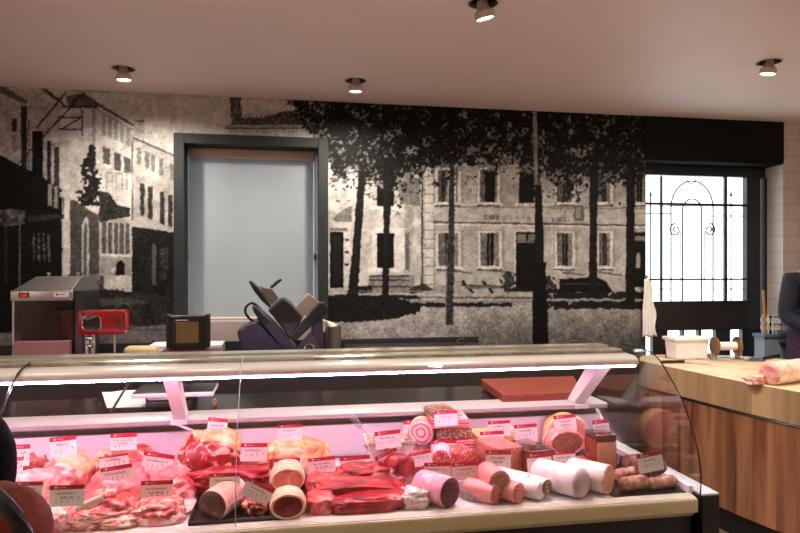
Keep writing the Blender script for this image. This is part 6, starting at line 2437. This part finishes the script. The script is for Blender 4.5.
def person(name, label, base, hgt, face, body_m, top_m, leg_m, hair_m, apron=None, build=1.0, hair_r=1.0, arms='down', coat=1.0, longhair=False):
    face = Vector((face[0], face[1], 0)).normalized()
    right = Vector((face.y, -face.x, 0))
    k = hgt / 1.75
    Z = Vector((0, 0, 1))
    O = Vector(base)
    t = thing(name, label, 'person', base)

    def P(r_, f_, z):
        return O + right * (r_ * k) + face * (f_ * k) + Z * (z * k)
    w = build
    v = [P(0, 0, 0.95), P(0, 0.01, 1.10), P(0, 0.0, 1.28), P(0, -0.01, 1.42), P(0, 0.01, 1.50), P(0, 0.02, 1.56)]
    r = [(0.16 * w * k, 0.115 * w * k), (0.145 * w * k, 0.105 * w * k), (0.165 * w * k, 0.115 * w * k), (0.13 * w * k, 0.09 * k), (0.058 * k, 0.058 * k), (0.055 * k, 0.06 * k)]
    e = [(0, 1), (1, 2), (2, 3), (3, 4), (4, 5)]
    for s in (-1, 1):
        b0 = len(v)
        v += [P(s * 0.10, 0, 0.88), P(s * 0.11, 0.015, 0.5), P(s * 0.11, -0.01, 0.10), P(s * 0.115, 0.03, 0.045), P(s * 0.13, 0.15, 0.035)]
        r += [0.095 * k, 0.062 * k, 0.042 * k, 0.042 * k, 0.036 * k]
        e += [(0, b0), (b0, b0 + 1), (b0 + 1, b0 + 2), (b0 + 2, b0 + 3), (b0 + 3, b0 + 4)]
    arm_pts = []
    for s in (-1, 1):
        b0 = len(v)
        if arms == 'down':
            sh, el, wr, pm = P(s * 0.19 * w, -0.01, 1.40), P(s * 0.245 * w, -0.02, 1.12), P(s * 0.24 * w, 0.06, 0.88), P(s * 0.235 * w, 0.09, 0.80)
        else:
            sh, el, wr, pm = P(s * 0.19 * w, -0.01, 1.40), P(s * 0.25 * w, 0.03, 1.13), P(s * 0.13 * w, 0.25, 1.04), P(s * 0.09 * w, 0.33, 1.03)
        v += [sh, el, wr]
        r += [0.058 * k, 0.045 * k, 0.030 * k]
        e += [(3, b0), (b0, b0 + 1), (b0 + 1, b0 + 2)]
        fingers(v, e, r, b0 + 2, pm, (pm - wr), right * s, k)
        arm_pts.append((sh, el, wr))
    skin('body', v, e, r, body_m, t, 2)
    hc = P(0, 0.045, 1.635)
    hd_ = head_mesh(hc, 0.235 * k, face, body_m, t)
    # clothing follows the body: jacket with sleeves, trousers
    cv_ = [P(0, 0, 0.86), P(0, 0.01, 1.0), P(0, 0.01, 1.12), P(0, 0.0, 1.28), P(0, -0.01, 1.415), P(0, 0.0, 1.475)]
    cr_ = [(0.185 * w * k, 0.145 * w * k), (0.175 * w * k, 0.135 * w * k), (0.165 * w * k, 0.128 * w * k), (0.185 * w * k, 0.135 * w * k), (0.145 * w * k, 0.105 * k), (0.075 * k, 0.075 * k)]
    ce_ = [(0, 1), (1, 2), (2, 3), (3, 4), (4, 5)]
    for (sh, el, wr) in arm_pts:
        b0 = len(cv_)
        cv_ += [sh, el, wr.lerp(el, 0.12)]
        cr_ += [0.076 * k, 0.062 * k, 0.048 * k]
        ce_ += [(4, b0), (b0, b0 + 1), (b0 + 1, b0 + 2)]
    cr_ = [tuple(q * coat for q in x) if isinstance(x, tuple) else x * coat for x in cr_]
    skin('top', cv_, ce_, cr_, top_m, t, 2)
    lv_, le_, lr_ = [P(0, 0, 0.92)], [], [(0.17 * w * k, 0.13 * w * k)]
    for s in (-1, 1):
        b0 = len(lv_)
        lv_ += [P(s * 0.10, 0, 0.84), P(s * 0.11, 0.015, 0.5), P(s * 0.11, -0.01, 0.12)]
        lr_ += [0.108 * k, 0.078 * k, 0.062 * k]
        le_ += [(0, b0), (b0, b0 + 1), (b0 + 1, b0 + 2)]
    skin('trousers', lv_, le_, lr_, leg_m, t, 2)
    sh_ = MB()
    for s in (-1, 1):
        sv, se = [P(s * 0.115, -0.04, 0.05), P(s * 0.12, 0.06, 0.045), P(s * 0.13, 0.17, 0.035)], [(0, 1), (1, 2)]
        skin('shoe', sv, se, [0.049 * k, 0.048 * k, 0.036 * k], BLACK, t, 2)
    # hair: a cap hugging the skull
    bm_ = bmesh.new()
    bmesh.ops.create_icosphere(bm_, subdivisions=4, radius=1)
    H = 0.235 * k / 2
    vs, keep = [], []
    for vv_ in bm_.verts:
        d = vv_.co
        rr = 1.10 * hair_r + 0.03 * mnoise.noise(d * 6)
        vs.append(hc + right * (d.x * 0.76 * H * rr) + face * ((d.y * 0.88 - 0.05) * H * rr) + Z * (d.z * H * rr))
        keep.append(d.z > 0.25 + 0.45 * d.y or d.y < (0.15 if longhair else -0.35) and d.z > (-0.97 if longhair else -0.75))
    hb = MB()
    hb.add(vs, [[q.index for q in f.verts] for f in bm_.faces if all(keep[q.index] for q in f.verts)])
    bm_.free()
    ho = hb.build('hair', hair_m, t, smooth='all')
    sm_ = ho.modifiers.new('thick', 'SOLIDIFY'); sm_.thickness = 0.006; sm_.offset = -1
    return t, P, k


NAVY = mat('navy_cloth', (26, 26, 44), 0.85, var=0.15, scale=60, bump=0.2)
PURP = mat('purple_cloth', (58, 32, 58), 0.85, var=0.12, scale=40)
HAIRB = mat('black_hair', (11, 9, 9), 0.9, var=0.4, scale=90, bump=0.5, spec=0.15)
HAIRD = mat('brown_hair', (60, 42, 30), 0.6, var=0.3, scale=90, bump=0.5)
RUST = mat('rust_coat', (126, 46, 28), 0.9, var=0.25, scale=70, bump=0.4)
DENIM = mat('dark_trousers', (34, 36, 46), 0.85, var=0.15, scale=60)

# butcher at the right edge
pY = 4.43
pX = at(821, 300, pY).x
bt, P, k = person('person', 'person in navy top and purple apron standing behind the butcher block at right', (pX, pY, 0), 1.90, (-0.25, -1, 0), FLESH, NAVY, DENIM, HAIRD, build=1.05, arms='front')
ap = MB()
rows = []
for j in range(16):
    z = 1.06 - 0.62 * j / 15
    row = []
    for i in range(25):
        a = R(-118 + 236 * i / 24)
        w_ = 0.19 + 0.035 * j / 15 + 0.008 * math.sin(i * 1.7 + j * 0.3) * j / 15
        row.append(P(w_ * 1.14 * math.sin(a), (0.155 + 0.02 * j / 15) * math.cos(a) * 1.08 + 0.005, z))
    rows.append(row)
ao = ap.sheet(rows).build('apron', PURP, bt, smooth='all')
sm = ao.modifiers.new('thick', 'SOLIDIFY'); sm.thickness = 0.004; sm.offset = 1
kn_ = MB()
for (dx, dz) in ((0, 0), (-0.02, -0.06), (0.025, -0.055)):
    kn_.cyl(P(-0.2 + dx * 0.2, 0.12, 1.0), P(-0.2 + dx, 0.13, 1.0 + dz - 0.01), 0.012, 0.018, seg=10)
kn_.build('apron_knot', PURP, bt, smooth=True)
lc = MB()
for i in range(22):
    a = 2 * math.pi * i / 22
    c_ = P(0.095 * math.cos(a), 0.075 * math.sin(a), 1.475)
    lc.rbox((c_.x - 0.014, c_.y - 0.014, c_.z - 0.02), (c_.x + 0.014, c_.y + 0.014, c_.z + 0.012), 0.008)
lc.build('pale_collar', mat('pale_knit', (206, 196, 172), 0.9, var=0.2, scale=60), bt, smooth=True)

# customer in the left foreground
d_h = 1.0
hp = onz(-37, 455, 1.2)
rq = ray(-60, 470)
hp = Vector((rq.x * d_h, rq.y * d_h, CAMZ + rq.z * d_h))
hc_h = 1.635 / 1.75
stat = hp.z / hc_h
fcd = Vector((-1, 0.35, 0)).normalized()
kk_ = stat / 1.75
base = (hp.x - fcd.x * 0.045 * kk_, hp.y - fcd.y * 0.045 * kk_, 0)
cu, P, k = person('person', 'customer with black hair and rust-red coat in the left foreground, seen from behind', base, stat, tuple(fcd), FLESH, RUST, DENIM, HAIRB, build=1.12, hair_r=1.16, coat=0.92, longhair=True)
rq = ray(-10, 543)
hc2 = Vector((rq.x * 0.90, rq.y * 0.90, CAMZ + rq.z * 0.90))
bmh = bmesh.new()
bmesh.ops.create_icosphere(bmh, subdivisions=4, radius=1)
hv = []
for q in bmh.verts:
    d_ = q.co
    rr = 1 + 0.06 * mnoise.noise(d_ * 2.5)
    hv.append(hc2 + Vector((d_.x * 0.074, d_.y * 0.10, d_.z * 0.080)) * rr)
hm = MB()
hm.add(hv, [[q.index for q in f.verts] for f in bmh.faces])
bmh.free()
hm.build('hood', RUST, cu, smooth='all')
stp = MB()
pts = []
for (px_, py_) in [(-30, 478), (-14, 487), (0, 499), (14, 515), (24, 533), (31, 552), (34, 575)]:
    q = ray(px_, py_)
    dist = 0.90 - math.sqrt(max(0.0004, 0.088 ** 2 - ((px_ + 9) ** 2 + (py_ - 541) ** 2) * (0.9 / F_PX) ** 2)) - 0.012
    pts.append(Vector((q.x * dist, q.y * dist, CAMZ + q.z * dist)))
pts = catmull(pts, 5)
stp.tube(pts, 0.010, seg=8)
stp.build('bag_strap', BLACK, cu, smooth=True)
